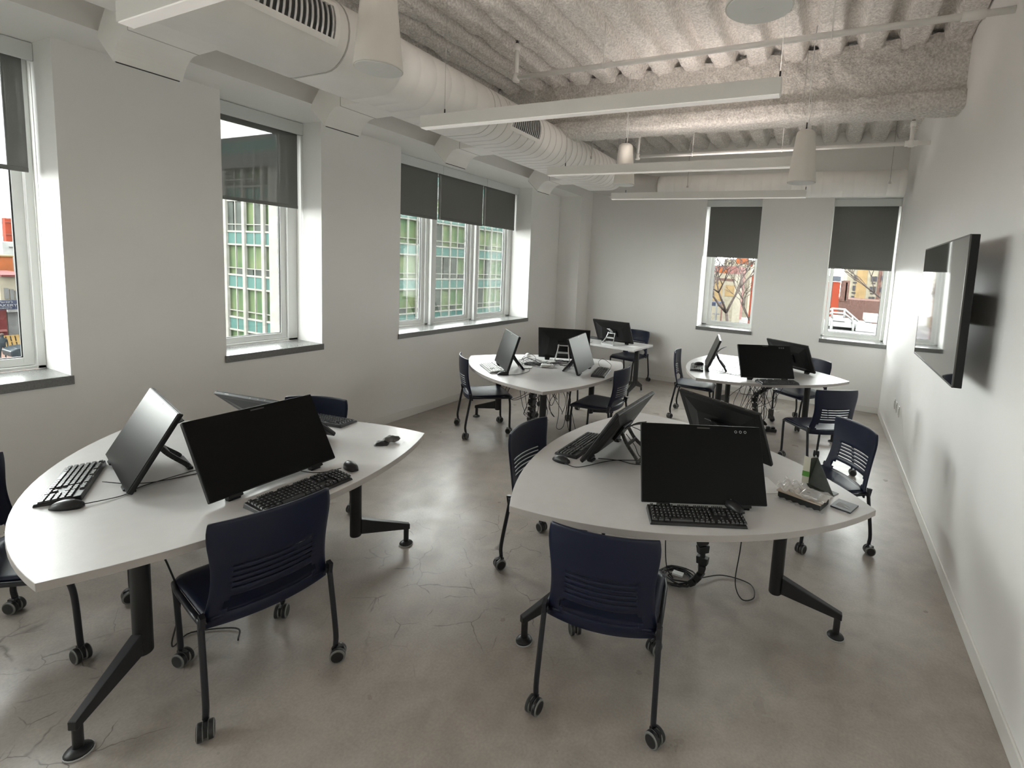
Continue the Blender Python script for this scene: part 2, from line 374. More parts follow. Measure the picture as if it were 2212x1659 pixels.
def shade(f, a0, a1, zb, m, label, hem=.03, dz=.30, door=None, group=None, val=(None, None)):
    """fabric, hem bar, side brackets, valance box"""
    va0, va1 = val; p0 = Vector(f((a0+a1)/2, dz, 2.9))
    root = thing('roller_shade', label, 'window shade', p0, 0, group)
    def part(mb, name, m_, bevel=0):
        mb.v = [tuple(Vector(v)-p0) for v in mb.v]; return mb.build(name, m_, root, bevel)
    v = MB(); bxT(v, f, va0+.002, va1-.002, dz-.05, dz-.035, 2.945, ZS-.004); bxT(v, f, va0+.002, va1-.002, dz-.035, dz+.055, ZS-.016, ZS-.004)
    part(v, 'valance', VAL, .002)
    r_ = MB(); q0, q1 = f(a0+.005, dz+.01, 3.0), f(a1-.005, dz+.01, 3.0); r_.tube([q0, q1], .026, 16); part(r_, 'roller_tube', SHADE_O)
    fb = MB(); bxT(fb, f, a0, a1, dz-.0008, dz+.0008, zb+hem, 3.0); part(fb, 'shade_fabric', m)
    hb = MB(); bxT(hb, f, a0, a1, dz-.006, dz+.006, zb, zb+hem); part(hb, 'hem_bar', SHADE_O, .003)
    return root
FL, FB = Tleft(), Tback()
window(FL, *wins[0], [(-2.28, -1.7), (-1.55, -.95), (-.8, -.22)])  # unseen triple window behind the camera, added for more daylight
window(FL, *wins[1], [(.60, 1.335)]); window(FL, *wins[2], [(2.36, 3.045)])
window(FL, *wins[3], [(4.15, 4.86), (5.02, 5.75), (5.91, 6.66)])
window(FB, *bwins[0], [(-1.775, -1.02)]); window(FB, *bwins[1], [(.03, .80)])
shade(FL, .57, 1.335, 2.27, SHADE_T, 'grey see-through roller shade half lowered at the near window beside the street view', val=(.532, 1.375))
shade(FL, 2.32, 3.107, 2.268, SHADE_T, 'see-through grey roller shade with the office block showing through it', val=(2.293, 3.136))
shade(FL, 4.11, 4.984, 2.365, SHADE_O, 'dark roller shade over the first bay of the triple window', val=(4.087, 5.033))
shade(FL, 5.004, 5.915, 2.375, SHADE_O, 'dark roller shade over the middle bay of the triple window', val=(5.035, 5.946))
shade(FL, 5.93, 6.735, 2.385, SHADE_O, 'dark roller shade over the far bay of the triple window', val=(5.948, 6.766))
shade(FB, -1.81, -1.01, 2.142, SHADE_O, 'dark roller shade of the end wall window with the bare tree in it', val=(-1.853, -.9945), dz=.14)
shade(FB, .004, .812, 2.044, SHADE_O, 'dark roller shade of the end wall window in the corner by the television wall', val=(-.006, .838), dz=.14)
def cord(f, a, d, z0, z1, label):
    mb = MB(); P = [Vector(f(a, d, z1)), Vector(f(a, d, z0+.03)), Vector(f(a+.008, d, z0)), Vector(f(a+.018, d, z0+.03)), Vector(f(a+.018, d, z1))]
    mb.tube(P, .0016, 6); tag(mb.build('shade_chain', WHT), label, 'chain')
cord(FL, 1.34, .25, 1.25, 2.93, 'thin white pull chain hanging at the near window')
cord(FL, 3.11, .25, 1.12, 2.93, 'thin white pull chain hanging beside the single shaded window with the green block')
for x_, f_ in ((1, FL),):
    for y_, l_ in ((4.994, 'clear pull chain between the first and middle dark shades'), (5.922, 'clear pull chain between the middle and far dark shades')):
        cord(f_, y_-.009, .26, 2.30, 2.93, l_)

# ------------------------------------------------------------------ air duct with its outlets
R_, ZC, XC, HA = .214, 3.204, -3.093, .148
def oval(a, r_, n=14):
    P = []
    for k in range(n+1): t = -PI/2+PI*k/n; P.append((a+r_*math.cos(t), r_*math.sin(t)))
    for k in range(n+1): t = PI/2+PI*k/n; P.append((-a+r_*math.cos(t), r_*math.sin(t)))
    return P
def loft(mb, secs, mi=0, cap=True, grooves=False):
    """secs: (centre, side vector, half flat, radius)"""
    n = len(oval(1, 1)); vs = []
    for c, s_, a, r_ in secs:
        for p, q in oval(a, r_): vs.append(Vector(c)+Vector(s_)*p+Vector((0, 0, q)))
    mb.add(vs, [(i*n+k, i*n+(k+1) % n, (i+1)*n+(k+1) % n, (i+1)*n+k) for i in range(len(secs)-1) for k in range(n)], mi, True)
    if grooves:
        k_ = len(mb.m)-(len(secs)-1)*n
        for i in range(len(secs)-1):
            if abs(secs[i][3]-secs[i+1][3]) > .003 and secs[i][0][1] > 3.6:
                for q_ in range(n): mb.m[k_+i*n+q_] = 1
    if cap: mb.add(vs[:n], [tuple(range(n))], mi); mb.add(vs[-n:], [tuple(range(n))[::-1]], mi)
duct = thing('air_duct', 'long white oval air duct running above the window wall', 'air duct', (XC, 2.5, ZC))
dp = Vector(duct.location)
def dpart(mb, name, m, bevel=0, par=None):
    mb.v = [tuple(Vector(v)-dp) for v in mb.v]; return mb.build(name, m, par or duct, bevel)
secs = []; SX = (1, 0, 0)
secs.append(((XC, -2.4, ZC), SX, HA, R_)); secs.append(((XC, 2.18, ZC), SX, HA, R_))
secs += [((XC, 2.185, ZC), SX, HA, R_-.004), ((XC, 2.19, ZC), SX, HA, R_)]
yy = 2.62
while yy < 6.75:
    secs += [((XC, yy, ZC), SX, HA, R_), ((XC, yy+.004, ZC), SX, HA, R_-.004), ((XC, yy+.008, ZC), SX, HA, R_)]; yy += .16 if yy < 3.6 else .125
for k in range(1, 13):
    t = k/12; ang = t*PI/2; rr = .62
    c_ = (XC+rr*(1-math.cos(ang)), 6.36+ (7.5-6.36-rr)*min(1, t*2)+rr*math.sin(ang) if False else 6.86+rr*math.sin(ang)*(.64/.62), ZC+(3.14-ZC)*t)
    s_ = (math.cos(ang), -math.sin(ang), 0); secs.append((c_, s_, HA*(1-t)+.0005, R_+(.17-R_)*t))
body = MB(); loft(body, secs, grooves=True); dpart(body, 'duct_body', [DUCT, SEAM])
sm_ = MB(); loft(sm_, [((XC, 2.186, ZC), SX, HA, R_+.0015), ((XC, 2.194, ZC), SX, HA, R_+.0015)])
dpart(sm_, 'seam_band', SEAM)
sm_ = MB(); loft(sm_, [((XC, 3.65, ZC), SX, HA, R_+.0015), ((XC, 3.657, ZC), SX, HA, R_+.0015)]); dpart(sm_, 'seam_band', SEAM)
def grille(y0, y1):
    """slotted supply grille let into the curved side"""
    cx = XC+HA; fr = MB(); a0, a1 = math.radians(-22), math.radians(26)
    def at(a, r_): return (cx+r_*math.cos(a), ZC+r_*math.sin(a))
    def shell(y_a, y_b, b0, b1, r0_, r1_):
        n = 6; poly = [at(b0+(b1-b0)*k/n, r1_) for k in range(n+1)]+[at(b1-(b1-b0)*k/n, r0_) for k in range(n+1)]
        fr.prism(poly, y_a, y_b, 'y')
    bw = math.radians(9); ro, ri = R_+.013, R_+.001
    shell(y0-.03, y1+.03, a0-bw, a0, ri, ro); shell(y0-.03, y1+.03, a1, a1+bw, ri, ro); shell(y0-.03, y0, a0, a1, ri, ro); shell(y1, y1+.03, a0, a1, ri, ro)
    g = dpart(fr, 'grille', DUCT)
    bk = MB(); n = 6; bk.prism([at(a0+(a1-a0)*k/n, R_+.003) for k in range(n+1)]+[at(a1-(a1-a0)*k/n, R_+.001) for k in range(n+1)], y0, y1, 'y'); dpart(bk, 'grille_throat', DARK, 0, g)
    sl = MB(); k = int((y1-y0)/.032)
    for i in range(k):
        ya = y0+(i+.5)*(y1-y0)/k; n = 5
        sl.prism([at(a0+(a1-a0)*j/n, R_+.012) for j in range(n+1)]+[at(a1-(a1-a0)*j/n, R_+.003) for j in range(n+1)], ya-.006, ya+.006, 'y')
    dpart(sl, 'grille_slats', SILV, 0, g)
grille(1.38, 2.09); grille(3.93, 4.41)
def branch(y0):
    y1 = y0+.33
    th = bez([(-3.454, 2.986), (-3.51, 2.980), (-3.56, 2.953), (-3.605, 2.908), (-3.636, 2.853)], 3); th = [(p[0], p[1]) for p in th]
    he = [(-3.798, 2.997), (-3.785, 3.03), (-3.761, 3.06), (-3.70, 3.13), (-3.62, 3.20), (-3.52, 3.26), (-3.454, 3.28)]
    mb = MB(); mb.prism([(-3.20, 2.990), (-3.44, 2.986)]+th+he+[(-3.20, 3.28)], y0, y1, 'y'); b = dpart(mb, 'branch_outlet', DUCT, .002)
    s2 = MB(); s2.bx(-3.457, -3.451, y0-.0015, y1+.0015, 2.984, 3.283); dpart(s2, 'joint_strip', SEAM, 0, b)
    s2 = MB(); s2.prism([(-3.640, 2.849), (-3.803, 2.993), (-3.800, 2.998), (-3.633, 2.853)], y0+.015, y1-.015, 'y'); dpart(s2, 'outlet_rim', DARK, 0, b)
for y_ in (1.41, 2.69, 4.055, 5.866): branch(y_)
for y_ in (2.32, 5.6, 6.45):
    hg = MB(); hg.tube([(XC+HA+R_+.01, y_, 3.9), (XC+HA+R_+.01, y_, ZC)], .004, 6); hg.bx(XC+HA+R_-.004, XC+HA+R_+.012, y_-.012, y_+.012, ZC-.02, ZC+.01); dpart(hg, 'hanger_rod', SEAM)
rd = thing('round_duct', 'round white air duct running along the top of the end wall', 'air duct', (-1, 7.5, 3.14))
mb = MB(); pts = []; rs = []; x_ = XC+.66
while x_ < .77: pts += [(x_+1, 0, 0), (x_+1.004, 0, 0), (x_+1.008, 0, 0)]; rs += [.17, .1675, .17]; x_ += .125
pts.append((.775+1, 0, 0)); rs.append(.17); mb.tube(pts, rs, 28); mb.build('duct_body', DUCT, rd)
for hx in (-1.97, .59): mb = MB(); mb.tube([(hx+1, -.17, .72), (hx+1, -.17, -.02)], .004, 6); mb.box((hx+1, -.168, -.02), (.03, .012, .025)); mb.build('hanger_rod', SEAM, rd)

# ------------------------------------------------------------------ sprinkler pipes
def pipe(y, z, x0, ups, hang, label, coup=()):
    o = thing('sprinkler_pipe', label, 'pipe', (x0, y, z)); mb = MB()
    mb.tube([(0, 0, 0), (XR-x0, 0, 0)], .021, 14); b_ = mb.build('pipe', DUCT, o)
    for ux, uz in ups:
        m2 = MB(); m2.tube([(ux-x0, 0, -.01), (ux-x0, 0, uz-z-.05)], .02, 12); m2.build('riser', DUCT, o)
        m3 = MB(); m3.lathe([(.03, -.035), (.033, -.02), (.033, .02), (.027, .035)], 14, c=(ux-x0, 0, 0)); m3.build('pipe_fitting', DUCT, o); m3 = MB(); m3.lathe([(.027, -.05), (.029, 0)], 12, c=(ux-x0, 0, uz-z-.06)); m3.build('pipe_fitting', DUCT, o)
        m4 = MB(); m4.lathe([(.014, 0), (.016, .01), (.008, .012), (.006, .03)], 10, c=(ux-x0, 0, uz-z-.05))
        m4.tube([(ux-x0-.012, 0, uz-z-.035), (ux-x0-.016, 0, uz-z-.015), (ux-x0, 0, uz-z)], .003, 6); m4.tube([(ux-x0+.012, 0, uz-z-.035), (ux-x0+.016, 0, uz-z-.015), (ux-x0, 0, uz-z)], .003, 6)
        m4.lathe([(.016, 0), (.016, .002)], 12, c=(ux-x0, 0, uz-z)); m4.build('sprinkler_head', GRAPH, o)
    for hx in hang:
        m2 = MB(); m2.tube([(hx-x0, 0, .02), (hx-x0, 0, 3.87-z)], .004, 6)
        m2.tube([(hx-x0, .026*math.cos(t), .026*math.sin(t)) for t in [2*PI*k/12 for k in range(13)]], .004, 6); m2.build('pipe_hanger', DUCT, o)
    for cx in coup:
        m2 = MB(); m2.tube([(cx-x0-.06, 0, 0), (cx-x0+.06, 0, 0)], .03, 14); m2.build('coupling', DUCT, o)
pipe(3.90, 3.53, -2.694, [(-2.694, 3.87)], (-1.83, -.13), 'white sprinkler pipe crossing in front of the sprayed beam', (.65,))
pipe(6.48, 3.385, -2.455, [(-2.455, 3.74), (.675, 3.67)], (-1.71, -.63), 'white sprinkler pipe with two risers beyond the sprayed beam', (.675,))

# ------------------------------------------------------------------ linear lights and cone pendants
def linear(y, label, x0=-2.745, x1=-.306):
    o = thing('linear_light', label, 'ceiling light', ((x0+x1)/2, y+.0315, 2.8), 0, 'suspended linear lights'); L2 = (x1-x0)/2
    mb = MB(); mb.prism([(-.0315, .006), (.0315, .006), (.0315, .088), (.0285, .088), (.0285, .050), (-.0285, .050), (-.0285, .088), (-.0315, .088)], -L2, L2, 'x'); mb.bx(-L2, -L2+.003, -.0285, .0285, .05, .088); mb.bx(L2-.003, L2, -.0285, .0285, .05, .088); mb.build('housing', LAMPW, o)
    mb = MB(); mb.bx(-L2+.006, L2-.006, -.027, .027, 0, .007); mb.build('diffuser', DIFF, o)
    mb = MB(); mb.bx(-L2+.80, L2-.02, -.028, .028, .0502, .053); mb.build('added_uplight', UPL, o)
    for cx in (-L2+.20, L2-.012):
        c2 = MB(); c2.tube([(cx, 0, .10), (cx, 0, 1.02)], .0018, 6); c2.build('cable', SEAM, o)
        c3 = MB(); c3.tube([(cx, 0, .052), (cx, 0, .125)], .005, 8); c3.build('cable_grip', BLK, o)
linear(1.12, 'white linear light hanging nearest the camera under the air duct', -2.84, -.40)
linear(2.79, 'white linear light hung in front of the sprayed beam'); linear(4.60, 'white linear light hung beyond the sprayed beam, passing the two small cones'); linear(-.72, 'added unseen linear light behind the camera, for fill', -2.84, -.40); linear(6.32, 'white linear light farthest along the room, in front of the end wall')  # the one behind the camera is added to brighten the near room
def cone(x, y, z, label, s=1.0):
    o = thing('cone_pendant', label, 'pendant speaker', (x, y, z), 0, 'white cone pendants')
    mb = MB(); mb.lathe([(.104*s, .0), (.1055*s, .006), (.104*s, .014), (.090*s, .15), (.076*s, .30), (.070*s, .37), (.064*s, .395), (.045*s, .41), (.01, .414)], 40); mb.build('shell', CONE, o)
    mb = MB(); mb.lathe([(.099*s, -.003), (.099*s, .002)], 40); mb.box((0, 0, -.004), (.03, .004, .002)); mb.build('speaker_grille', GRILL, o)
    mb = MB(); mb.tube([(0, 0, .41), (0, 0, .47)], .005, 8); mb.tube([(-.012, 0, .41), (0, 0, .445), (.012, 0, .41)], .002, 6); mb.build('hook', BLK, o)
    mb = MB(); mb.tube([(0, 0, .47), (0, 0, 3.84-z)], .0022, 6); mb.tube(bez([(.008, 0, .42), (.02, 0, .6), (-.01, 0, .8), (.006, 0, 3.84-z)], 6), .003, 6); mb.build('suspension_cable', WHT, o)
cone(-1.897, 1.672, 2.70, 'large white cone pendant hanging beside the slotted duct grille', 1.0)
cone(-.271, 1.690, 2.70, 'white cone pendant seen from below at the top edge of the view', .98)
cone(-1.985, 4.88, 2.735, 'small white cone pendant half hidden behind the second linear light', 1.06)
cone(-.262, 4.44, 2.640, 'small white cone pendant in front of the tip of the second linear light', 1.03)

# ------------------------------------------------------------------ television and wall plates
tv = thing('television', 'large flat television on the long plain wall reflecting the end window', 'television', (.68, 4.024, 1.739), 0)
tw, th_ = 1.232*1.184, .706*1.184
Tt = Matrix.Rotation(-.014, 4, 'Z') @ Matrix.Rotation(-.013, 4, 'Y')
mb = MB(); mb.bx(0.004, .045, -tw/2, tw/2, -th_/2, th_/2, 0, Tt); mb.build('cabinet', BEZ, tv, .004)
mb = MB(); mb.bx(.045, .085, -tw*.3, tw*.3, -th_*.38, th_*.25, 0, Tt); mb.build('rear_housing', BEZ, tv, .01)
mb = MB(); mb.bx(.0, .005, -tw/2+.008, tw/2-.008, -th_/2+.010, th_/2-.008, 0, Tt)
TVS = mat('television_screen_glass', (.012, .013, .013), .035, spec=1.0, coat=.6); TVS.node_tree.nodes['Principled BSDF'].inputs['Coat Roughness'].default_value = .03
mb.build('screen', TVS, tv)
mb = MB()
for q in ((tw/2, 1, 'v'), (-tw/2, -1, 'v')): mb.bx(-.001, .006, q[0]-(.008 if q[1] > 0 else 0), q[0]+(0 if q[1] > 0 else .008), -th_/2, th_/2, 0, Tt)
mb.bx(-.001, .006, -tw/2, tw/2, -th_/2, -th_/2+.010, 0, Tt); mb.bx(-.001, .006, -tw/2, tw/2, th_/2-.008, th_/2, 0, Tt); mb.build('bezel', GRAPH, tv)
mb = MB(); mb.bx(.085, .11, -.25, .25, -.15, .15); mb.bx(.10, .172, -.04, .04, -.10, .10); mb.build('wall_mount', BLK, tv)
for k, (y_, z_) in enumerate(((6.66, .49), (6.50, .485), (6.29, .485))):
    o = thing('wall_plate', ['white wall plate farthest along the television wall', 'white wall plate in the middle of the row of three', 'white wall plate nearest the camera in the row of three'][k], 'outlet', (XR, y_, z_), 0, 'wall plates low on the television wall')
    mb = MB(); mb.bx(-.006, 0, -.036, .036, -.058, .058); mb.build('cover_plate', WHT, o, .002)
    mb = MB(); mb.bx(-.010, -.005, -.017, .017, -.035, .035); mb.build('socket', WHT, o, .001)

# ------------------------------------------------------------------ tables
TS = 1.79/math.sqrt(3)
def reuleaux(R1, n=22):
    V = [Vector((R1*math.cos(a), R1*math.sin(a))) for a in (0, 2*PI/3, 4*PI/3)]; P = []
    side = (V[0]-V[1]).length; rad = side*.99
    for i in range(3):
        a, b = V[i], V[(i+1) % 3]; m_ = (a+b)/2; nrm = m_.normalized(); hgt = math.sqrt(rad*rad-(side/2)**2); c = m_-nrm*hgt
        t0 = math.atan2(a.y-c.y, a.x-c.x); t1 = math.atan2(b.y-c.y, b.x-c.x)
        while t1 < t0: t1 += 2*PI
        for k in range(n): t = t0+(t1-t0)*k/n; P.append((c.x+rad*math.cos(t), c.y+rad*math.sin(t)))
    return P
def table(cx, cy_, rot, R1, label, first=None):
    o = thing('collaboration_table', label, 'table', (cx, cy_, 0), rot, 'three-sided tables')
    mb = MB(); mb.prism(reuleaux(R1), .706, .737, 'z', 0, mside=1); mb.build('tabletop', [LAM, EDGE], o, .0015, 1)
    for k in range(3):
        a = 2*PI*k/3; T = Matrix.Rotation(a, 4, 'Z'); sc_ = R1/1.045
        lg = MB(); lg.lathe([(.031, .145), (.034, .15), (.034, .69), (.034, .70)], 20, T=T, c=(.625*sc_, 0, 0)); lg.lathe([(.075, 0), (.075, .006)], 20, T=T, c=(.625*sc_, 0, .699)); lo = lg.build('leg', BLK, o)
        ar = MB(); x0, x1 = (.655)*sc_, .935*sc_
        ar.add([(x0, -.022, .155), (x0, .022, .155), (x0, .022, .25), (x0, -.022, .25), (x1+.02, -.016, .105), (x1+.02, .016, .105), (x1+.02, .016, .14), (x1+.02, -.016, .14)], [(0, 1, 2, 3), (7, 6, 5, 4), (0, 4, 5, 1), (1, 5, 6, 2), (2, 6, 7, 3), (3, 7, 4, 0)], 0, False, T)
        ar.tube([(x1, 0, .12), (x1, 0, .02)], .0165, 12, T=T); ar.build('leg_arm', BLK, lo, .004)
        ft = MB(); ft.lathe([(.043, 0), (.044, .008)], 20, 1, T, (x1, 0, 0)); ft.lathe([(.042, .008), (.038, .014), (.018, .026)], 20, 0, T, (x1, 0, 0)); ft.build('glide_foot', [BLK, KEYG], lo)
    fr = MB()
    for k in range(3):
        a, b = 2*PI*k/3, 2*PI*(k+1)/3; q = .6*R1/1.045
        fr.beam((q*math.cos(a), q*math.sin(a), .68), (q*math.cos(b), q*math.sin(b), .68), .03, .05)
    fr.build('underframe', BLK, o)
    return o
TA = (-2.765, 1.488); TB = (-.72, 2.784); TC = (-2.70, 4.69); TD = (-.708, 6.261)
table(*TA, math.radians(60.5), 1.028, 'white three-sided table near the camera under the narrow windows, black pouch on it')
table(*TB, math.radians(0.8), 1.056, 'white three-sided table near the camera with the opened tablet packaging on it')
table(*TC, math.radians(-61), 1.055, 'white three-sided table beside the triple window, covered in loose cables')
table(*TD, math.radians(3.8), 1.058, 'white three-sided table near the end wall windows, cables bundled beneath')
# rectangular flip-top table in the corner
te = thing('rectangular_table', 'white rectangular table in the far corner by the column', 'table', (-3.085, 6.99, 0), -.10)
mb = MB(); mb.bx(-.76, .76, -.33, .33, .706, .737); mb.build('tabletop', [LAM], te, .002)
for s in (-1, 1):
    lg = MB(); lg.bx(s*.655-.03, s*.655+.03, -.03, .03, .16, .70); lo = lg.build('leg', BLK, te, .01)
    ar = MB(); ar.beam((s*.655, .01, .19), (s*.655, -.225, .09), .045, .09, w2=.03, h2=.04); ar.beam((s*.655, -.01, .19), (s*.655, .225, .09), .045, .09, w2=.03, h2=.04)
    ar.tube([(s*.655, -.22, .1), (s*.655, -.235, .02)], .014, 10); ar.tube([(s*.655, .22, .1), (s*.655, .235, .02)], .014, 10); ar.build('leg_arm', BLK, lo, .003)
    
    for q_ in (-.235, .235): ft = MB(); ft.lathe([(.03, 0), (.03, .01), (.014, .022)], 16, c=(s*.655, q_, 0)); ft.build('glide_foot', KEYG, lo)
mb = MB(); mb.bx(-.64, .64, -.02, .02, .66, .70); mb.build('underframe', BLK, te)

# ------------------------------------------------------------------ chairs
def chair_back_mesh():
    """curved shell with five slots and a gap above the seat"""
    zs_ = [.402, .425, .452, .468, .486, .505, .522, .535, .556, .563, .580, .587, .604, .611, .628, .635, .652, .659, .68, .71, .745, .78, .81, .832, .845]
    us = np.linspace(-1, 1, 27)
    def P(u, z):
        t = max(0, z-.435)/(.848-.435)
        hw = .232-.022*math.sin(min(1, t*1.25)*PI)*.8-.008*t
        yb = -.205-.055*t-.018*math.sin(t*PI); y = yb-.045*(1-u*u)
        zz = z+(.006*(1-u*u) if t > .9 else 0)
        if t > .93: hw -= .006*(t-.93)/.07
        return (hw*u, y, zz)
    bm = bmesh.new(); V = [[bm.verts.new(P(u, z)) for u in us] for z in zs_]
    for i in range(len(zs_)-1):
        zc = (zs_[i]+zs_[i+1])/2
        for j in range(26):
            uc = abs((us[j]+us[j+1])/2)
            if .452 < zc < .522:
                lim = {0: .70, 1: .80, 2: .80, 3: .70}[max(0, min(3, int((zc-.452)/.0175)))]
                if uc < lim: continue
            slot = any(a < zc < b for a, b in ((.556, .563), (.580, .587), (.604, .611), (.628, .635), (.652, .659)))
            if slot and uc < .66 and uc > .03: continue
            bm.faces.new((V[i][j], V[i][j+1], V[i+1][j+1], V[i+1][j]))
    for f in bm.faces: f.smooth = True
    me = bpy.data.meshes.new('backrest'); bm.to_mesh(me); bm.free(); me.materials.append(NAVY); return me
BACKM = chair_back_mesh()
def seat_mesh():
    mb = MB(); n, m_ = 17, 15; vs = []
    for i in range(n):
        for j in range(m_):
            u = -1+2*i/(n-1); v = j/(m_-1); hw = .222+.012*v-.03*(v > .999)*0
            cor = .03*max(0, abs(u)-.86)/.14*(1 if v > .8 else 0)
            z = .452-.014*(1-u*u)*math.sin(v*PI)-.040*max(0, (v-.80)/.2)**2-.008*abs(u)**6
            vs.append((hw*u, -.225-.022*(1-u*u)*(1-v)+.465*v-cor, z))
    mb.add(vs, [(i*m_+j, (i+1)*m_+j, (i+1)*m_+j+1, i*m_+j+1) for i in range(n-1) for j in range(m_-1)], 0, True); return mb
def caster(mb, x, y, a):
    c, s = math.cos(a), math.sin(a); T = Matrix.Translation((x, y, 0)) @ Matrix.Rotation(a, 4, 'Z')
    for k in (-1, 1):
        Tw = T @ Matrix.Translation((k*.017, -.012, .034)) @ Matrix.Rotation(PI/2, 4, 'Y')
        mb.lathe([(.026, -.0105), (.0325, -.009), (.034, -.005), (.034, .005), (.0325, .009), (.026, .0105)], 20, 0, Tw)
        for e_ in (-1, 1): mb.lathe([(.0300, e_*.0104-.0006), (.0335, e_*.0080-.0006), (.0335, e_*.0080+.0006), (.0300, e_*.0104+.0006)], 20, 1, Tw)
        mb.lathe([(.012, k*.0105), (.026, k*.0125)] if k > 0 else [(.026, k*.0125), (.012, k*.0105)], 16, 0, Tw)
    mb.box((0, -.012, .045), (.012, .05, .044), 0, T); mb.tube([(0, 0, .05), (0, 0, .088)], .008, 10, 0, T)
def make_chair():
    o = thing('task_chair', 'x', 'chair', (0, 0, 0))
    s = seat_mesh().build('seat', NAVY, o); q = s.modifiers.new('solid', 'SOLIDIFY'); q.thickness = .014; q.offset = -1
    b = bpy.data.objects.new('backrest', BACKM); C.objects.link(b); b.parent = o; q = b.modifiers.new('solid', 'SOLIDIFY'); q.thickness = .011; q.offset = 0
    q = b.modifiers.new('bevel', 'BEVEL'); q.width = .002; q.segments = 1; q.limit_method = 'ANGLE'
    fr = MB()
    for k in (-1, 1): fr.tube([(k*.236, -.235, .436), (k*.238, -.1, .428), (k*.238, .1, .420), (k*.226, .19, .412), (k*.20, .215, .405)], .0115, 10); fr.beam((k*.238, -.225, .42), (k*.238, -.235, .475), .018, .03)
    fr.tube([(-.20, .215, .405), (.20, .215, .405)], .0105, 10); fr.tube([(-.235, -.222, .43), (-.20, -.195, .425), (.20, -.195, .425), (.235, -.222, .43)], .0105, 10); fr.build('seat_frame', LEG, o)
    for nm, pts, cx, cy_, a in (('fl', [(-.226, .192, .412), (-.218, .205, .32), (-.210, .210, .12), (-.209, .212, .078)], -.209, .216, .5), ('fr', [(.226, .192, .412), (.218, .205, .32), (.210, .210, .12), (.209, .212, .078)], .209, .216, -.7),
                          ('rl', [(-.240, -.222, .465), (-.242, -.24, .36), (-.2455, -.275, .15), (-.246, -.272, .078)], -.246, -.268, -.3), ('rr', [(.240, -.222, .465), (.242, -.24, .36), (.2455, -.275, .15), (.246, -.272, .078)], .246, -.268, 1.0)):
        l = MB(); l.tube(bez(pts, 4), .0118, 12); lo = l.build('leg', LEG, o); cm = MB(); caster(cm, cx, cy_, a); cm.build('caster', [BLK, TYRE], lo)
    return o
chair0 = make_chair(); used = [False]
GRP = 'navy chairs around the tables'
def chair(x, y, t, label, turn=0):
    if not used[0]: o = chair0; used[0] = True
    else: o = copy_tree(chair0)
    o.location = (x, y, 0); o.rotation_euler = (0, 0, t); o['label'] = label; o['group'] = GRP
    return o
chair(-.743, 1.972, .209, 'navy slotted chair seen from behind, at the near side of the packaging table')
chair(-2.185, 1.243, 1.364, 'navy chair at the pouch table, back to the camera')
chair(-3.116, .881, -.79, 'navy slotted chair cut by the picture edge, beside the silver-looking keyboard')
chair(-3.048, 2.024, 3.573, 'navy chair between the wall and the table with the pouch, only its back top showing')
chair(-1.36, 2.639, -1.575, 'navy chair in the aisle, pushed under the edge beside the tilted side-on monitor')
chair(.075, 3.858, 2.167, 'navy chair with bright slots behind the tablet packaging, nearest the television wall')
chair(-3.27, 4.402, -.708, 'navy chair with white-lit slots near the wall baseboard, by the white keyboard')
chair(-2.086, 4.774, 1.559, 'navy chair drawn up to the cable-covered table on its aisle side')
chair(-2.931, 5.363, 3.458, 'navy chair behind the cable-covered table, mostly hidden by its monitors')
chair(.039, 5.40, .625, 'navy chair pulled away from the far table, its open slots facing the camera')
chair(-1.396, 6.364, -1.467, 'navy chair seen side-on at the aisle end of the far table')
chair(-.178, 6.799, 2.474, 'navy chair between the far table and the end wall windows')
chair(-2.853, 7.689, 2.942, 'navy chair behind the rectangular corner table, against the end wall')

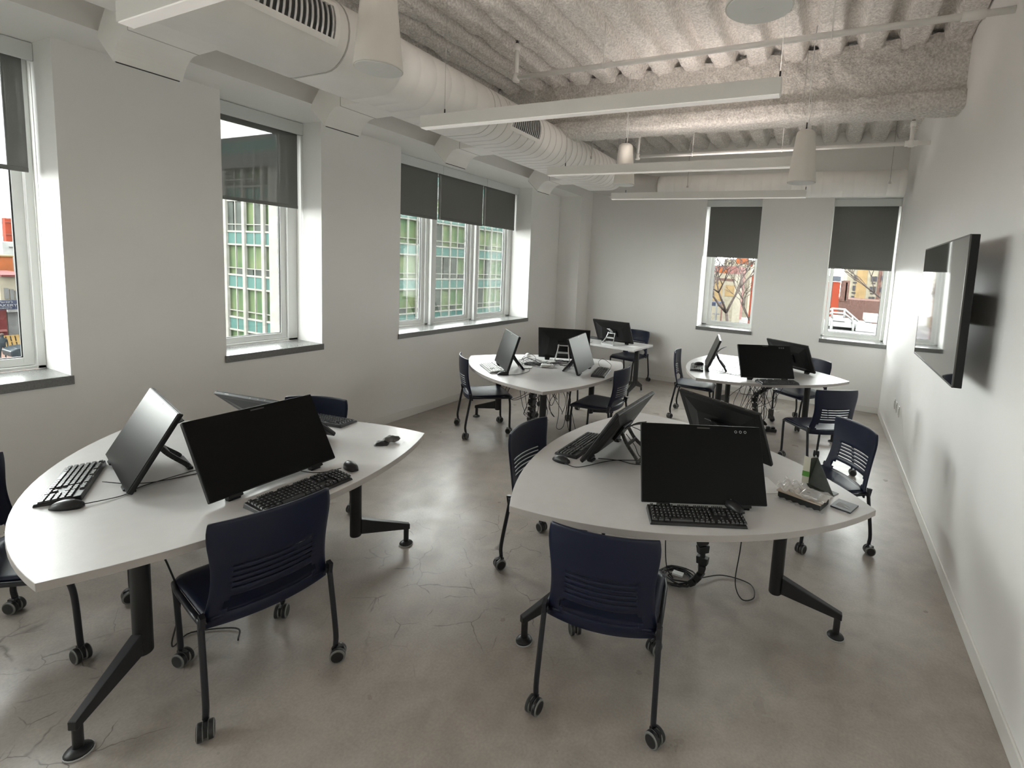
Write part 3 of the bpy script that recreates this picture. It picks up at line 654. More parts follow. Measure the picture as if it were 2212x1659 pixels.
# ------------------------------------------------------------------ monitors
PW, PH, ZB, TT = .616, .382, .767, .737
def monitor(x, y, t, a, label, stand='black', dots=False):
    o = thing('tilting_monitor', label, 'monitor', (x, y, TT), t, 'tilted black monitors')
    # panel frame: x right for the viewer, local v up the panel, w out of the back
    T = Matrix.Translation((0, 0, ZB-TT)) @ Matrix.Rotation(-a, 4, 'X')
    mb = MB(); mb.bx(-PW/2, PW/2, .002, .024, 0, PH, 0, T); p = mb.build('panel', BEZ, o, .005)
    sc2 = MB(); sc2.bx(-PW/2+.004, PW/2-.004, -.0005, .003, .004, PH-.004, 0, T); so = sc2.build('screen', SCREEN, o)
    bk = MB(); bk.add([(-.27, .024, .03), (.27, .024, .03), (.27, .024, .35), (-.27, .024, .35), (-.20, .042, .06), (.20, .042, .06), (.17, .042, .27), (-.17, .042, .27)], [(0, 1, 2, 3), (4, 5, 6, 7), (0, 1, 5, 4), (1, 2, 6, 5), (2, 3, 7, 6), (3, 0, 4, 7)], 0, False, T)
    bk.bx(-.075, .075, .042, .058, .12, .235, 0, T); bk.build('rear_cover', MBACK, o, .004)
    pt = MB()
    for xx, ww in ((-.22, .03), (-.08, .008), (-.03, .008), (.03, .008), (.21, .03)): pt.bx(xx-ww/2, xx+ww/2, .009, .015, PH-.001, PH+.0006, 0, T)
    pt.bx(-.02, .045, -.0015, .0, PH-.020, PH-.014, 0, T)
    pt.build('camera_and_vents', GRAPH, o)
    for xx in (-.20, .20):
        fm = MB(); fm.bx(xx-.03, xx+.03, .004, .040, -.012, .014, 0, T); fm.bx(xx-.026, xx+.026, .012, .045, -(ZB-TT)+.0005, .012); fm.build('front_foot', BEZ, o, .003)
    # easel stand hinged on the back
    hv = .185; hb = T @ Vector((0, .056, hv)); fy = max(hb.y+.06, .045+hv*math.sin(a)+.13); S = {'black': BLK, 'silver': SILV, 'graphite': GRAPH}[stand]
    st = MB(); Lg = []
    for k in (-1, 1):
        P = bez([(k*.055, hb.y, hb.z+.01), (k*.065, hb.y+(fy-hb.y)*.35, hb.z*.62), (k*.088, fy-.012, .03), (k*.095, fy, .008)], 5)
        for q0, q1 in zip(P[:-1], P[1:]): st.beam(q0, q1, .010, .022)
    st.beam((-.067, hb.y+(fy-hb.y)*.40, hb.z*.60), (.067, hb.y+(fy-hb.y)*.40, hb.z*.60), .010, .022); st.bx(-.10, .10, fy-.008, fy+.014, .0005, .014)
    st.tube([T @ Vector((-.07, .055, hv)), T @ Vector((.07, .055, hv))], .009, 10); st.build('easel_stand', S, o, .002)
    if a > .33:
        hk = MB(); P = bez([T @ Vector((.0, .058, hv+.02)), T @ Vector((.0, .085, hv+.08)), T @ Vector((0, .125, hv+.13))], 5)
        for q0, q1 in zip(P[:-1], P[1:]): hk.beam(q0, q1, .05, .005)
        hk.build('release_lever', S, o)
    if dots:
        dm = MB()
        for xx in (.178, .202, .226): dm.tube([T @ Vector((xx+.0058*math.cos(q), -.0010, PH-.030+.0058*math.sin(q))) for q in [2*PI*k/16 for k in range(17)]], .0012, 6)
        dm.build('status_rings', KEYG, so)
    return o
monitor(-2.301, 1.457, 1.576, .56, 'black screen monitor facing the camera on the table with the pouch')
monitor(-2.975, 1.085, -.243, .523, 'monitor whose screen shines grey, tilted towards the near window')
monitor(-2.937, 1.973, 3.30, .833, 'monitor laid far back, its lit top edge and underside showing by the wall')
monitor(-.421, 2.325, .485, .491, 'black screen monitor with three small rings, facing the camera behind the keyboard', dots=True)
monitor(-1.171, 2.778, -1.583, .579, 'side-on monitor showing its back and stand, on the table with the tablet packaging', 'graphite')
monitor(-.446, 3.204, 2.648, .473, 'monitor seen from behind, overlapped by the one with three rings')
monitor(-3.045, 4.31, -.737, .302, 'monitor with a silvery reflection beside the white keyboard on the cable-covered table')
monitor(-2.237, 4.778, 1.732, .338, 'monitor with a pinkish screen reflection beside a striped black keyboard')
monitor(-2.756, 5.212, 3.524, .261, 'monitor seen square from behind at the back of the cable-covered table', 'silver')
monitor(-2.814, 6.995, 3.052, .532, 'monitor seen from behind with a silver stand on the corner table', 'silver')
monitor(-1.219, 5.959, -1.344, .355, 'edge-on thin monitor with a lit rim at the aisle end of the far table')
monitor(-.472, 5.716, .554, .475, 'black screen monitor facing the camera on the far table', dots=True)
monitor(-.249, 6.607, 2.494, .495, 'monitor seen from behind on the far table, overlapped by the one facing the camera')

# ------------------------------------------------------------------ keyboards and mice
def keyboard(x, y, t, label, white=False, legends=False, name='keyboard'):
    o = thing(name, label, 'keyboard', (x, y, TT), t, 'computer keyboards')
    mb = MB(); W2, D2 = .222, .076
    mb.add([(-W2, -D2, .0), (W2, -D2, .0), (W2, D2, .0), (-W2, D2, .0), (-W2+.004, -D2+.003, .012), (W2-.004, -D2+.003, .012), (W2-.004, D2-.003, .024), (-W2+.004, D2-.003, .024)], [(3, 2, 1, 0), (4, 5, 6, 7), (0, 1, 5, 4), (1, 2, 6, 5), (2, 3, 7, 6), (3, 0, 4, 7)])
    mb.build('keyboard_body', KWB if white else KBK, o, .003)
    kk = MB(); lg = MB(); blocks = [(-.207, 15, 0, 6), (.087, 3, 0, 6), (.149, 4, 1, 6)]; p = .0188
    def key(cx, cy_, wd):
        zz = .014+.012*(cy_+D2)/(2*D2); a, b = wd/2, .0082
        kk.add([(cx-a, cy_-b, zz-.002), (cx+a, cy_-b, zz-.002), (cx+a, cy_+b, zz), (cx-a, cy_+b, zz), (cx-a+.002, cy_-b+.002, zz+.006), (cx+a-.002, cy_-b+.002, zz+.006), (cx+a-.002, cy_+b-.001, zz+.0075), (cx-a+.002, cy_+b-.001, zz+.0075)],
               [(4, 5, 6, 7), (0, 1, 5, 4), (1, 2, 6, 5), (2, 3, 7, 6), (3, 0, 4, 7)])
        if legends: lg.box((cx-.002, cy_+.001, zz+.0075), (.004, .004, .0006))
    for x0, nc, r0_, r1_ in blocks:
        for r_ in range(r0_, 6):
            yk = D2-.016-r_*.0225 if r_ == 0 else D2-.020-r_*.0215
            if x0 > .08 and x0 < .1 and r_ == 3: continue
            cs = range(nc)
            if r_ == 5 and nc == 15:
                for cx, wd in ((-.197, .024), (-.170, .022), (-.142, .022), (-.075, .105), (-.007, .022), (.018, .022), (.043, .022), (.066, .017)): key(cx, yk, wd)
                continue
            for c_ in cs:
                if x0 > .08 and x0 < .1 and r_ == 4 and c_ != 1: continue
                if r_ == 0 and nc == 15 and c_ in (1, 6, 10): continue
                key(x0+.009+c_*p, yk, p-.0022)
    k = kk.build('keycaps', KWH if white else KEYB, o); k['kind'] = 'stuff'
    if legends: lo = lg.build('key_legends', KEYG, k)
    return o
keyboard(-3.06, .965, -.53, 'black keyboard shining silver at the edge of the table with the pouch', legends=False)
keyboard(-2.130, 1.45, 1.57, 'black keyboard in front of the camera-facing monitor, behind the chair on the pouch table', legends=True)
keyboard(-2.985, 2.185, 3.30, 'black keyboard almost hidden behind the monitors on the table with the pouch')
keyboard(-1.30, 2.76, -1.57, 'black keyboard beside the side-on monitor at the aisle edge')
keyboard(-.44, 2.218, .458, 'black keyboard with pale legends below the monitor with three rings', legends=True)
keyboard(-3.12, 4.26, -.667, 'white keyboard on the cable-covered table', white=True)
keyboard(-2.09, 4.83, 1.83, 'black keyboard with glare stripes on the cable-covered table by the aisle chair')
keyboard(-1.30, 5.89, -1.36, 'small-looking keyboard with a mouse on it at the end of the far table')
keyboard(-.37, 5.63, .65, 'thin black keyboard below the camera-facing monitor on the far table')
keyboard(-3.20, 7.17, 3.05, 'dark keyboard behind the monitor on the corner table')
def mouse(x, y, t, label, m=None, z=TT):
    o = thing('computer_mouse', label, 'mouse', (x, y, z), t, 'computer mice'); mb = MB(); n, k = 14, 9; vs = []
    for i in range(n):
        v = i/(n-1); yy_ = -.056+.112*v; hw = .031*math.sin(PI*(.06+.88*v))**.45; hz = .036*math.sin(PI*(.05+.80*v))**.6
        for j in range(k): a = PI*j/(k-1); vs.append((hw*math.cos(a)*(1 if j not in (0, k-1) else .98), yy_, .001+hz*math.sin(a)**.8))
    mb.add(vs, [(i*k+j, i*k+j+1, (i+1)*k+j+1, (i+1)*k+j) for i in range(n-1) for j in range(k-1)], 0, True)
    mb.add([vs[i*k] for i in range(n)]+[vs[i*k+k-1] for i in range(n)][::-1], [tuple(range(2*n))]); mb.add(vs[:k], [tuple(range(k))]); mb.add(vs[-k:], [tuple(range(k))[::-1]])
    mb.build('mouse_shell', m or KBK, o)
    w_ = MB(); T = Matrix.Translation((0, .028, .029)) @ Matrix.Rotation(PI/2, 4, 'Y'); w_.lathe([(.007, -.0035), (.008, 0), (.007, .0035)], 12, 0, T); w_.build('scroll_wheel', GRAPH, o)
    return o
mouse(-2.80, .86, -.9, 'black mouse in front of the silver-shining keyboard')
mouse(-2.178, 1.758, 1.3, 'black mouse near the pouch table tip, past the end of the keyboard')
mouse(-1.288, 2.465, -1.75, 'black mouse beside the keyboard at the aisle edge of the packaging table')
mouse(-.29, 2.365, .9, 'black mouse resting on the corner of the keyboard below the three rings', z=TT+.024)
mouse(-2.857, 4.098, -.9, 'black mouse beside the white keyboard')
mouse(-3.226, 5.139, .6, 'white mouse at the back of the cable-covered table', WHT)
mouse(-1.30, 5.98, -1.2, 'black mouse lying on the keyboard at the end of the far table', z=TT+.024)

# ------------------------------------------------------------------ small things on the tables
# folded pouches
o = thing('folded_pouch', 'black folded pouch near the tip of the near window-side table', 'pouch', (-2.318, 2.125, TT), .45); mb = MB()
def cushion(mb, cx, cy_, w_, d_, h_, z0, rz, wav=.004):
    n, m_ = 11, 9; vs = []
    for i in range(n):
        for j in range(m_):
            u, v = -1+2*i/(n-1), -1+2*j/(m_-1); hx, hy = u*w_/2*(1-.12*v*v), v*d_/2; z = z0+h_*(1-max(abs(u), abs(v))**4)+wav*math.sin(5*u+1)*math.cos(3*v)
            vs.append((cx+hx*math.cos(rz)-hy*math.sin(rz), cy_+hx*math.sin(rz)+hy*math.cos(rz), z))
    mb.add(vs, [(i*m_+j, (i+1)*m_+j, (i+1)*m_+j+1, i*m_+j+1) for i in range(n-1) for j in range(m_-1)], 0, True)
    vb = [(p[0], p[1], z0) for p in vs]; mb.add(vb, [(i*m_+j, i*m_+j+1, (i+1)*m_+j+1, (i+1)*m_+j) for i in range(n-1) for j in range(m_-1)], 0, False)
cushion(mb, -.02, -.028, .085, .06, .018, .001, .2); mb.build('lower_pouch', KBK, o)
mb = MB(); cushion(mb, .022, .015, .095, .07, .022, .016, -.15, .006); mb.build('upper_pouch', GRAPH, o)
# opened tablet packaging: box with clear wrap, propped folder, dark booklet, loose sheet
DKBOX = mat('black_box_card', (.012, .013, .014), .35); TAN = mat('tan_card', (.45, .38, .30), .5); DKGRN = mat('dark_olive_card', (.035, .04, .03), .4, noise=.3, nscale=20)
GRN = mat('green_card', (.10, .30, .05), .5); CREAM = mat('cream_card', (.68, .66, .56), .5); NOTE = mat('slate_booklet', (.05, .055, .065), .35)
o = thing('tablet_box', 'black boxed tablet under crumpled clear wrap on the packaging table', 'box', (.0, 2.705, TT), -.32)
mb = MB(); mb.bx(-.105, .105, -.065, .065, 0, .034); mb.build('box', DKBOX, o, .003)
mb = MB(); mb.bx(-.112, .108, -.068, .06, .0345, .040); mb.build('card_insert', TAN, o)
mb = MB(); mb.bx(-.005, .085, -.045, .035, .0405, .055); mb.build('foil_packet', SILV, o, .006)
mb = MB(); n, m_ = 20, 12
vs = [(-.12+.24*i/(n-1), -.075+.15*j/(m_-1), .044+.022*abs(math.sin(i*.75+j*.45)*math.cos(j*.9-i*.4))*(1.5 if i < 9 else .5)+rng.random()*.003) for i in range(n) for j in range(m_)]
mb.add(vs, [(i*m_+j, (i+1)*m_+j, (i+1)*m_+j+1, i*m_+j+1) for i in range(n-1) for j in range(m_-1)], 0, True); mb.build('plastic_wrap', WRAP, o)
mb = MB(); n = 22
vs = []
for i in range(n): vs += [(-.115+.24*i/(n-1), -.066, .006+.004*math.sin(i*2.1)), (-.115+.24*i/(n-1), -.082-.012*math.sin(i*1.7)**2, .0015+.006*abs(math.sin(i*2.9)))]
mb.add(vs, [(2*i, 2*i+1, 2*i+3, 2*i+2) for i in range(n-1)], 0, True); mb.build('wrap_edge', WRAP, o)
o = thing('propped_folder', 'dark green and cream folded card standing up like a tent behind the boxed tablet', 'folder', (.085, 2.915, TT), -.5)
mb = MB(); mb.add([(-.075, 0, 0), (.085, -.03, 0), (-.055, .03, .155), (-.075, .004, .0), (.085, -.026, 0), (-.055, .034, .155), (-.074, -.002, .15), (-.074, .002, .15)], [(0, 1, 2, 6), (3, 4, 5, 7), (0, 1, 4, 3), (1, 2, 5, 4), (2, 6, 7, 5), (6, 0, 3, 7)]); mb.build('folder_panel', DKGRN, o)
mb = MB(); mb.add([(-.075, 0, 0), (-.074, 0, .15), (-.108, -.012, .155), (-.108, -.014, 0), (-.075, .003, 0), (-.074, .003, .15), (-.108, -.009, .155), (-.108, -.011, 0)], [(0, 1, 2, 3), (4, 5, 6, 7), (0, 1, 5, 4), (1, 2, 6, 5), (2, 3, 7, 6), (3, 0, 4, 7)]); s_ = mb.build('folder_spine', CREAM, o)
mb = MB(); mb.add([(-.0755, -.001, .04), (-.0755, -.001, .07), (-.1085, -.0145, .07), (-.1085, -.0155, .04)], [(0, 1, 2, 3)]); mb.build('green_stripe', GRN, s_)
mb = MB(); mb.bx(-.08, .08, -.05, .03, 0, .003); mb.build('folder_base', DKGRN, o)
o = thing('booklet', 'slate grey booklet lying flat near the tip of the packaging table', 'booklet', (.19, 2.75, TT), -.35); mb = MB(); mb.bx(-.045, .05, -.06, .06, 0, .008); mb.build('cover', NOTE, o, .001)
mb = MB()
for k in range(6): mb.bx(-.030, .03-.012*(k % 3), -.030+k*.009, -.026+k*.009, .0081, .0086)
mb.build('printed_lines', KEYG, o)
tag(MB().box((-.19, 2.80, TT+.0012), (.11, .20, .0014), rz=.55).build('loose_sheet', PAPER), 'white sheet of paper half under the monitor with three rings', 'paper')
tag(MB().box((-2.49, 6.85, TT+.0012), (.16, .12, .0014), rz=-.2).build('loose_sheet', PAPER), 'white sheet of paper on the corner table by the monitor', 'paper')
o = thing('docking_hub', 'flat black device in the middle of the cable-covered table', 'hub', (-2.90, 4.74, TT), .3); mb = MB(); mb.bx(-.09, .09, -.05, .05, .0, .018); mb.build('hub_body', KBK, o, .005); mb = MB()
for k in range(5): mb.bx(-.07+k*.03, -.055+k*.03, -.0515, -.0495, .005, .012)
mb.build('ports', GRAPH, o)
o = thing('power_adapter', 'white power adapter block on the cable-covered table', 'adapter', (-2.70, 4.72, TT), .5); mb = MB(); mb.bx(-.07, .07, -.04, .04, 0, .035); mb.build('adapter_body', WHT, o, .01); mb = MB(); mb.tube([(.07, 0, .017), (.09, 0, .017)], .006, 8); mb.build('plug_sleeve', WHT, o)
o = thing('power_adapter', 'white box lying behind the white power adapter block', 'adapter', (-2.80, 4.93, TT), .1); mb = MB(); mb.bx(-.075, .075, -.035, .035, 0, .03); mb.build('adapter_body', WHT, o, .008)
o = thing('small_plate', 'pale coiled disc under the loop of cable on the cable-covered table', 'disc', (-2.86, 4.54, TT)); mb = MB(); mb.lathe([(.03, 0), (.055, .004), (.06, .010), (.055, .008), (.03, .005)], 24); mb.build('disc', PAPER, o)
# cable connectors bundle
def cables(name, label, cat, paths, r_=.0028, group=None, m=CABLE):
    """paths: lists of points; the first entry starts the object"""
    base = Vector(paths[0][0]); o = thing(name, label, cat, base, 0, group)
    for P in paths:
        mb = MB(); mb.tube([Vector(q)-base for q in bez(P, 7)], r_, 7); mb.build('cord', m, o)
    return o
Zt = TT+.004
cables('loose_cable', 'two thin cables from the silver-shining keyboard and mouse to the plug cluster', 'cable',
       [[(-2.95, 1.03, Zt+.01), (-2.86, 1.09, Zt), (-2.78, 1.17, Zt), (-2.72, 1.35, Zt), (-2.63, 1.50, Zt+.02)], [(-2.76, .89, Zt+.008), (-2.74, 1.02, Zt), (-2.78, 1.12, Zt), (-2.74, 1.4, Zt+.01), (-2.62, 1.52, Zt+.02)],
        [(-2.84, 1.40, .90), (-2.72, 1.46, .93), (-2.65, 1.50, .84), (-2.63, 1.52, .76)], [(-2.85, 1.38, .87), (-2.74, 1.42, .90), (-2.66, 1.47, .80), (-2.62, 1.53, .75)]], .0022)
o = thing('plug_cluster', 'black plug cluster rising through the table with the pouch', 'plugs', (-2.62, 1.53, TT)); mb = MB(); mb.bx(-.06, .06, -.04, .04, 0, .004); mb.build('grommet_plate', GRAPH, o, .001)
mb = MB(); mb.tube([(0, 0, .004), (.004, 0, .07)], .009, 10); mb.tube([(.025, .01, .004), (.03, .015, .05)], .008, 10); mb.build('plug', KBK, o); mb = MB(); mb.bx(.035, .06, -.01, .015, .03, .06); mb.build('white_connector', WHT, o, .002)
cables('loose_cable', 'mouse cable reaching back from the mouse near the pouch table tip', 'cable', [[(-2.19, 1.71, Zt+.012), (-2.25, 1.64, Zt), (-2.33, 1.60, Zt), (-2.40, 1.60, Zt)]], .0022)
cables('loose_cable', 'cables crossing the table under the side-on monitor', 'cable',
       [[(-1.24, 2.42, Zt+.01), (-1.16, 2.44, Zt), (-1.05, 2.62, Zt), (-.95, 2.70, Zt), (-.80, 2.78, Zt), (-.72, 2.80, Zt)], [(-1.12, 2.62, Zt), (-1.0, 2.66, Zt), (-.9, 2.66, Zt), (-.76, 2.76, Zt)],
        [(-1.02, 2.80, .86), (-.96, 2.80, .80), (-.9, 2.76, .75), (-.78, 2.80, Zt)], [(-1.02, 2.90, .88), (-.94, 2.88, .86), (-.90, 2.84, .78), (-.76, 2.84, Zt)]], .0024)
rnd = random.Random(3)
def tangle(cx, cy_, rad, n, z=Zt, h=.03, rs=.0024, seed=1, anchors=None):
    rr = random.Random(seed); P = []
    for k in range(n):
        a0 = rr.random()*2*PI; pts = []
        m_ = rr.randint(4, 7)
        for i in range(m_):
            a = a0+i*rr.uniform(.5, 1.5); q = rad*rr.uniform(.25, 1); pts.append((cx+q*math.cos(a), cy_+q*math.sin(a)*.8, z+rr.random()*h*(0 if i in (0, m_-1) else 1)))
        P.append(pts)
    return P
cables('cable_tangle', 'tangle of thin black cables between the monitors on the cable-covered table', 'cable', tangle(-2.88, 4.78, .26, 7, seed=4, h=.06)+tangle(-2.66, 4.95, .28, 6, seed=9, h=.05)+
       [[(-2.96, 4.62, Zt), (-3.02, 4.7, .80), (-2.98, 4.8, .84), (-2.9, 4.8, .80), (-2.88, 4.68, Zt)], [(-2.82, 4.10, Zt), (-2.74, 4.2, Zt), (-2.74, 4.4, Zt), (-2.84, 4.56, Zt)]], .0024)
cables('loose_cable', 'cable arching behind the striped black keyboard', 'cable', [[(-2.17, 5.0, Zt+.01), (-2.24, 5.08, .80), (-2.22, 5.16, .83), (-2.12, 5.16, .78), (-2.08, 5.06, Zt+.015)]], .0024)
cables('loose_cable', 'pale grey cable loops behind the edge-on monitor on the far table', 'cable', [[(-1.10, 5.98, .80), (-1.02, 5.99, Zt), (-.95, 5.9, Zt), (-.86, 5.93, .80), (-.83, 6.05, .84), (-.90, 6.1, .80), (-.80, 5.86, Zt), (-.72, 5.84, Zt), (-.70, 5.92, Zt)], [(-1.15, 5.8, Zt), (-1.0, 5.76, Zt), (-.85, 5.8, Zt), (-.65, 5.8, Zt)], [(-1.12, 5.9, Zt), (-.98, 5.84, Zt), (-.8, 5.74, Zt), (-.62, 5.86, Zt)]], .0026, m=GRAPH)
cables('loose_cable', 'cable hanging over the edge of the corner table', 'cable', [[(-3.12, 6.80, Zt), (-3.10, 6.70, Zt), (-3.095, 6.655, .745), (-3.10, 6.645, .68), (-3.11, 6.66, .45), (-3.10, 6.67, .25)], [(-3.16, 6.78, Zt), (-3.2, 6.70, .80), (-3.25, 6.78, Zt)]], .0026)
# cable spines and hanging cables under the tables
def spine(pts, label, seg=11, wd=.07):
    P = bez(pts, 12); L_ = [0]
    for a, b in zip(P[:-1], P[1:]): L_.append(L_[-1]+(b-a).length)
    o = thing('cable_spine', label, 'cable spine', P[0]); base = P[0]
    for k in range(seg):
        t = L_[-1]*(k+.5)/seg; i = next(j for j in range(len(L_)-1) if L_[j+1] >= t); p = P[i]; d = (P[i+1]-P[i]).normalized()
        mb = MB(); h = L_[-1]/seg*.40; mb.beam(p-d*h-base, p+d*h-base, wd, wd*.62, w2=wd*.9, h2=wd*.5); mb.build('spine_link', CABLE, o, .004)
    mb = MB(); mb.tube([q-base for q in P], wd*.22, 8); mb.build('spine_core', CABLE, o)
spine([(-.60, 2.86, .70), (-.55, 2.83, .48), (-.50, 2.80, .30), (-.50, 2.79, .12), (-.56, 2.80, .03)], 'black segmented cable spine curving to the floor under the packaging table', 13)
spine([(-2.93, 4.86, .70), (-2.95, 4.86, .40), (-2.97, 4.86, .03)], 'black segmented cable spine under the cable-covered table', 12, .10)
spine([(-.45, 6.55, .70), (-.50, 6.50, .52), (-.66, 6.45, .38), (-.62, 6.42, .15), (-.50, 6.45, .03)], 'black segmented cable spine looping under the far table', 13)
spine([(-2.80, 1.60, .70), (-2.78, 1.62, .35), (-2.74, 1.60, .03)], 'black segmented cable spine under the table with the pouch', 12)
cables('hanging_cables', 'thin black cables drooping to the floor under the packaging table', 'cable',
       [[(-.70, 2.68, .70), (-.69, 2.66, .4), (-.68, 2.70, .16), (-.66, 2.80, .03), (-.70, 2.84, .012), (-.68, 2.88, .01)], [(-.84, 2.66, .70), (-.76, 2.66, .42), (-.62, 2.72, .34), (-.54, 2.78, .45), (-.54, 2.82, .68)],
        [(-.29, 2.90, .70), (-.30, 2.90, .3), (-.31, 2.88, .08), (-.26, 2.84, .012), (-.20, 2.90, .008), (-.24, 3.02, .008), (-.40, 3.02, .01), (-.52, 2.90, .02)]], .0035)
o = thing('coiled_cable', 'coil of black cable lying on the floor under the packaging table', 'cable', (-.645, 2.85, 0)); mb = MB(); P = []
for k in range(90): a = k*.42; q = .085+.020*math.sin(k*.35); P.append((q*math.cos(a)*1.15, q*math.sin(a), .008+.022*(k/90)+.006*math.sin(k*1.1)))
mb.tube(P, .0045, 6); mb.build('cable_coil', CABLE, o); mb = MB(); mb.bx(-.03, .035, -.02, .02, .030, .042); mb.build('cable_tie_label', WHT, o, .002)
def under(cx, cy_, seed, n, label, rad=.22):
    rr = random.Random(seed); P = []
    for k in range(n):
        a = rr.random()*2*PI; q = rad*rr.uniform(.2, 1); x0, y0 = cx+q*math.cos(a), cy_+q*math.sin(a); x1, y1 = cx+rr.uniform(-rad, rad), cy_+rr.uniform(-rad, rad); zl = rr.choice([.02, .05, .2, .3, .35])
        P.append([(x0, y0, .70), (x0+rr.uniform(-.05, .05), y0+rr.uniform(-.05, .05), .55), ((x0+x1)/2+rr.uniform(-.1, .1), (y0+y1)/2, zl+.08), (x1, y1, zl), (x1+rr.uniform(-.08, .08), y1+rr.uniform(-.08, .08), zl+.15), (cx+rr.uniform(-.1, .1), cy_+rr.uniform(-.1, .1), .60)])
    cables('hanging_cables', label, 'cable', P, .0032)
under(-2.98, 4.86, 21, 9, 'messy bunch of cables hanging under the cable-covered table by its spine', .20)
under(-2.50, 4.75, 23, 7, 'cables trailing to the floor beneath the aisle side of the cable-covered table', .20)
under(-.62, 6.35, 25, 16, 'thick mess of cables hanging under the far table', .30)
under(-2.75, 1.55, 27, 4, 'few cables hanging under the table with the pouch', .14)
cables('floor_cable', 'black cable looping down behind the seat of the camera-side chair at the pouch table', 'cable', [[(-2.42, .98, .70), (-2.36, 1.02, .52), (-2.42, 1.08, .30), (-2.55, 1.10, .03), (-2.60, 1.20, .008), (-2.45, 1.32, .008), (-2.36, 1.28, .008)]], .0035)
o = thing('power_brick', 'black power brick hanging among the cables under the far table', 'power brick', (-.45, 6.30, .22)); mb = MB(); mb.bx(-.03, .03, -.02, .02, -.06, .06); mb.build('brick_body', GRAPH, o, .004)
o = thing('power_strip', 'black plug stack on the floor under the far table', 'power strip', (-.44, 6.30, 0), .4); mb = MB(); mb.bx(-.07, .07, -.03, .03, 0, .035); mb.build('strip_body', KBK, o, .005); mb = MB(); mb.bx(-.05, -.01, -.025, .02, .036, .065); mb.bx(.01, .05, -.02, .025, .036, .06); mb.build('plug', KBK, o, .004)

# ------------------------------------------------------------------ outside: street and buildings
GZ = -7.0
def emat(name, col, rough=.8, noise=.12, nscale=1.5, **k): return mat(name, tuple(c*OUT for c in col), rough, noise=noise, nscale=nscale, spec=.02, **k)
OUT = .094
GROUND = emat('pale_salted_ground', (.85, .80, .78)); ROAD = emat('grey_road', (.60, .56, .58)); BRICK = emat('brown_brick', (.45, .26, .22), nscale=8, noise=.25)
REDW = emat('red_painted_wall', (.85, .16, .09), noise=.05); TANW = emat('tan_wall', (.95, .66, .34)); CRM = emat('cream_wall', (.95, .85, .66)); WOUT = emat('white_outdoor_paint', (1.1, 1.1, 1.08)); ORG = emat('orange_wall', (.95, .30, .12))
WDK = emat('dark_window', (.20, .19, .22), .3); PINK = emat('pink_wall', (.8, .36, .33)); BARK = emat('bare_bark', (.30, .24, .22), noise=.2, nscale=5); MAROON = emat('maroon_shopfront', (.42, .12, .12)); GRYO = emat('grey_shutter', (.50, .50, .50))
YEL = emat('yellow_wood', (.95, .62, .25)); SIGNB = emat('blue_grey_sign', (.16, .18, .28)); SIGNW = emat('sign_white', (.95, .95, 1.0)); SLATE = emat('slate_band', (.35, .38, .45)); CARM = emat('dark_car_paint', (.12, .15, .17), .25); TERR = emat('terracotta_paving', (.72, .45, .36))
GTEAL = emat('teal_spandrel', (.26, .52, .46), .6, noise=.08, nscale=.6); GWHT = emat('ivory_mullion', (1.0, .98, .88)); GGRN = emat('green_tinted_glass', (.26, .48, .24), .6, col2=tuple(c*.094 for c in (.62, .74, .38)), nscale=.55); GDRK = emat('shaded_office_glass', (.24, .27, .24), .6, noise=.4, nscale=.7)
GROUND_O = struct(MB().bx(-140, 60, -60, 160, GZ-.3, GZ).build('ground_street', GROUND))
struct(MB().bx(-12, 2.5, 14, 150, GZ, GZ+.02).build('road_side_street', ROAD))
struct(MB().bx(-62, -36, 2, 22, GZ, GZ+.03).build('sidewalk_terracotta', TERR))
# office block across the street
xb, yb = -32.0, 20.4; ob = thing('office_block', 'green glass office block with ivory mullions across the street', 'building', (xb, yb, GZ))
F = 1.6
def zz(z20): return CAMZ+(z20-CAMZ)*F-GZ
LX, LY = 26.0, 40.0; TOP = zz(5.15)
mb = MB(); mb.bx(-LX, -.15, .15, LY, 0, TOP); mb.build('curtain_glass', GGRN, ob)
sp = MB(); fr = MB(); dkp = MB(); tops = [4.41-1.85*k for k in range(0, 6)]
pitch = 1.31*F
def faces(mb_, z0, z1, d, a0=None, a1=None):
    mb_.bx(-LX, 0+d, -d, .1, z0, z1); mb_.bx(-.1, d, -d, LY, z0, z1)
for t_ in tops:
    a, b = zz(t_), zz(t_-.55)
    if a < 0: continue
    faces(sp, max(b, 0), a, .04); faces(fr, a-.06, a+.06, .10); faces(fr, max(b, 0)-.06, max(b, 0)+.06, .10); faces(fr, a+.30*F-.03, a+.30*F+.03, .07)
    rr = random.Random(int(t_*10))
    for k in range(24):
        if rr.random() < .45: x0 = -.6-k*pitch/2; dkp.bx(x0-pitch/2+.1, x0-.1, -.02, .12, a+.05, a+rr.choice([.30, 1.25])*F)
    for k in range(40):
        if rr.random() < .45: y0 = .6+k*pitch/2; dkp.bx(-.12, .02, y0+.1, y0+pitch/2-.1, a+.05, a+rr.choice([.30, 1.25])*F)
sp.build('spandrel_panels', GTEAL, ob); dkp.build('shaded_windows', GDRK, ob)
k = 0
x_ = -1.45
while x_ > -LX: fr.bx(x_-.14, x_+.14, -.18, 0, 0, TOP); fr.bx(x_-pitch/2-.04, x_-pitch/2+.04, -.08, 0, 0, TOP); x_ -= pitch
y_ = 1.45
while y_ < LY: fr.bx(0, .14, y_-.07, y_+.07, 0, TOP); fr.bx(0, .08, y_+pitch/2-.05, y_+pitch/2+.05, 0, TOP); y_ += pitch
fr.bx(-.75, .18, -.18, .75, 0, TOP); fr.build('mullions', GWHT, ob)
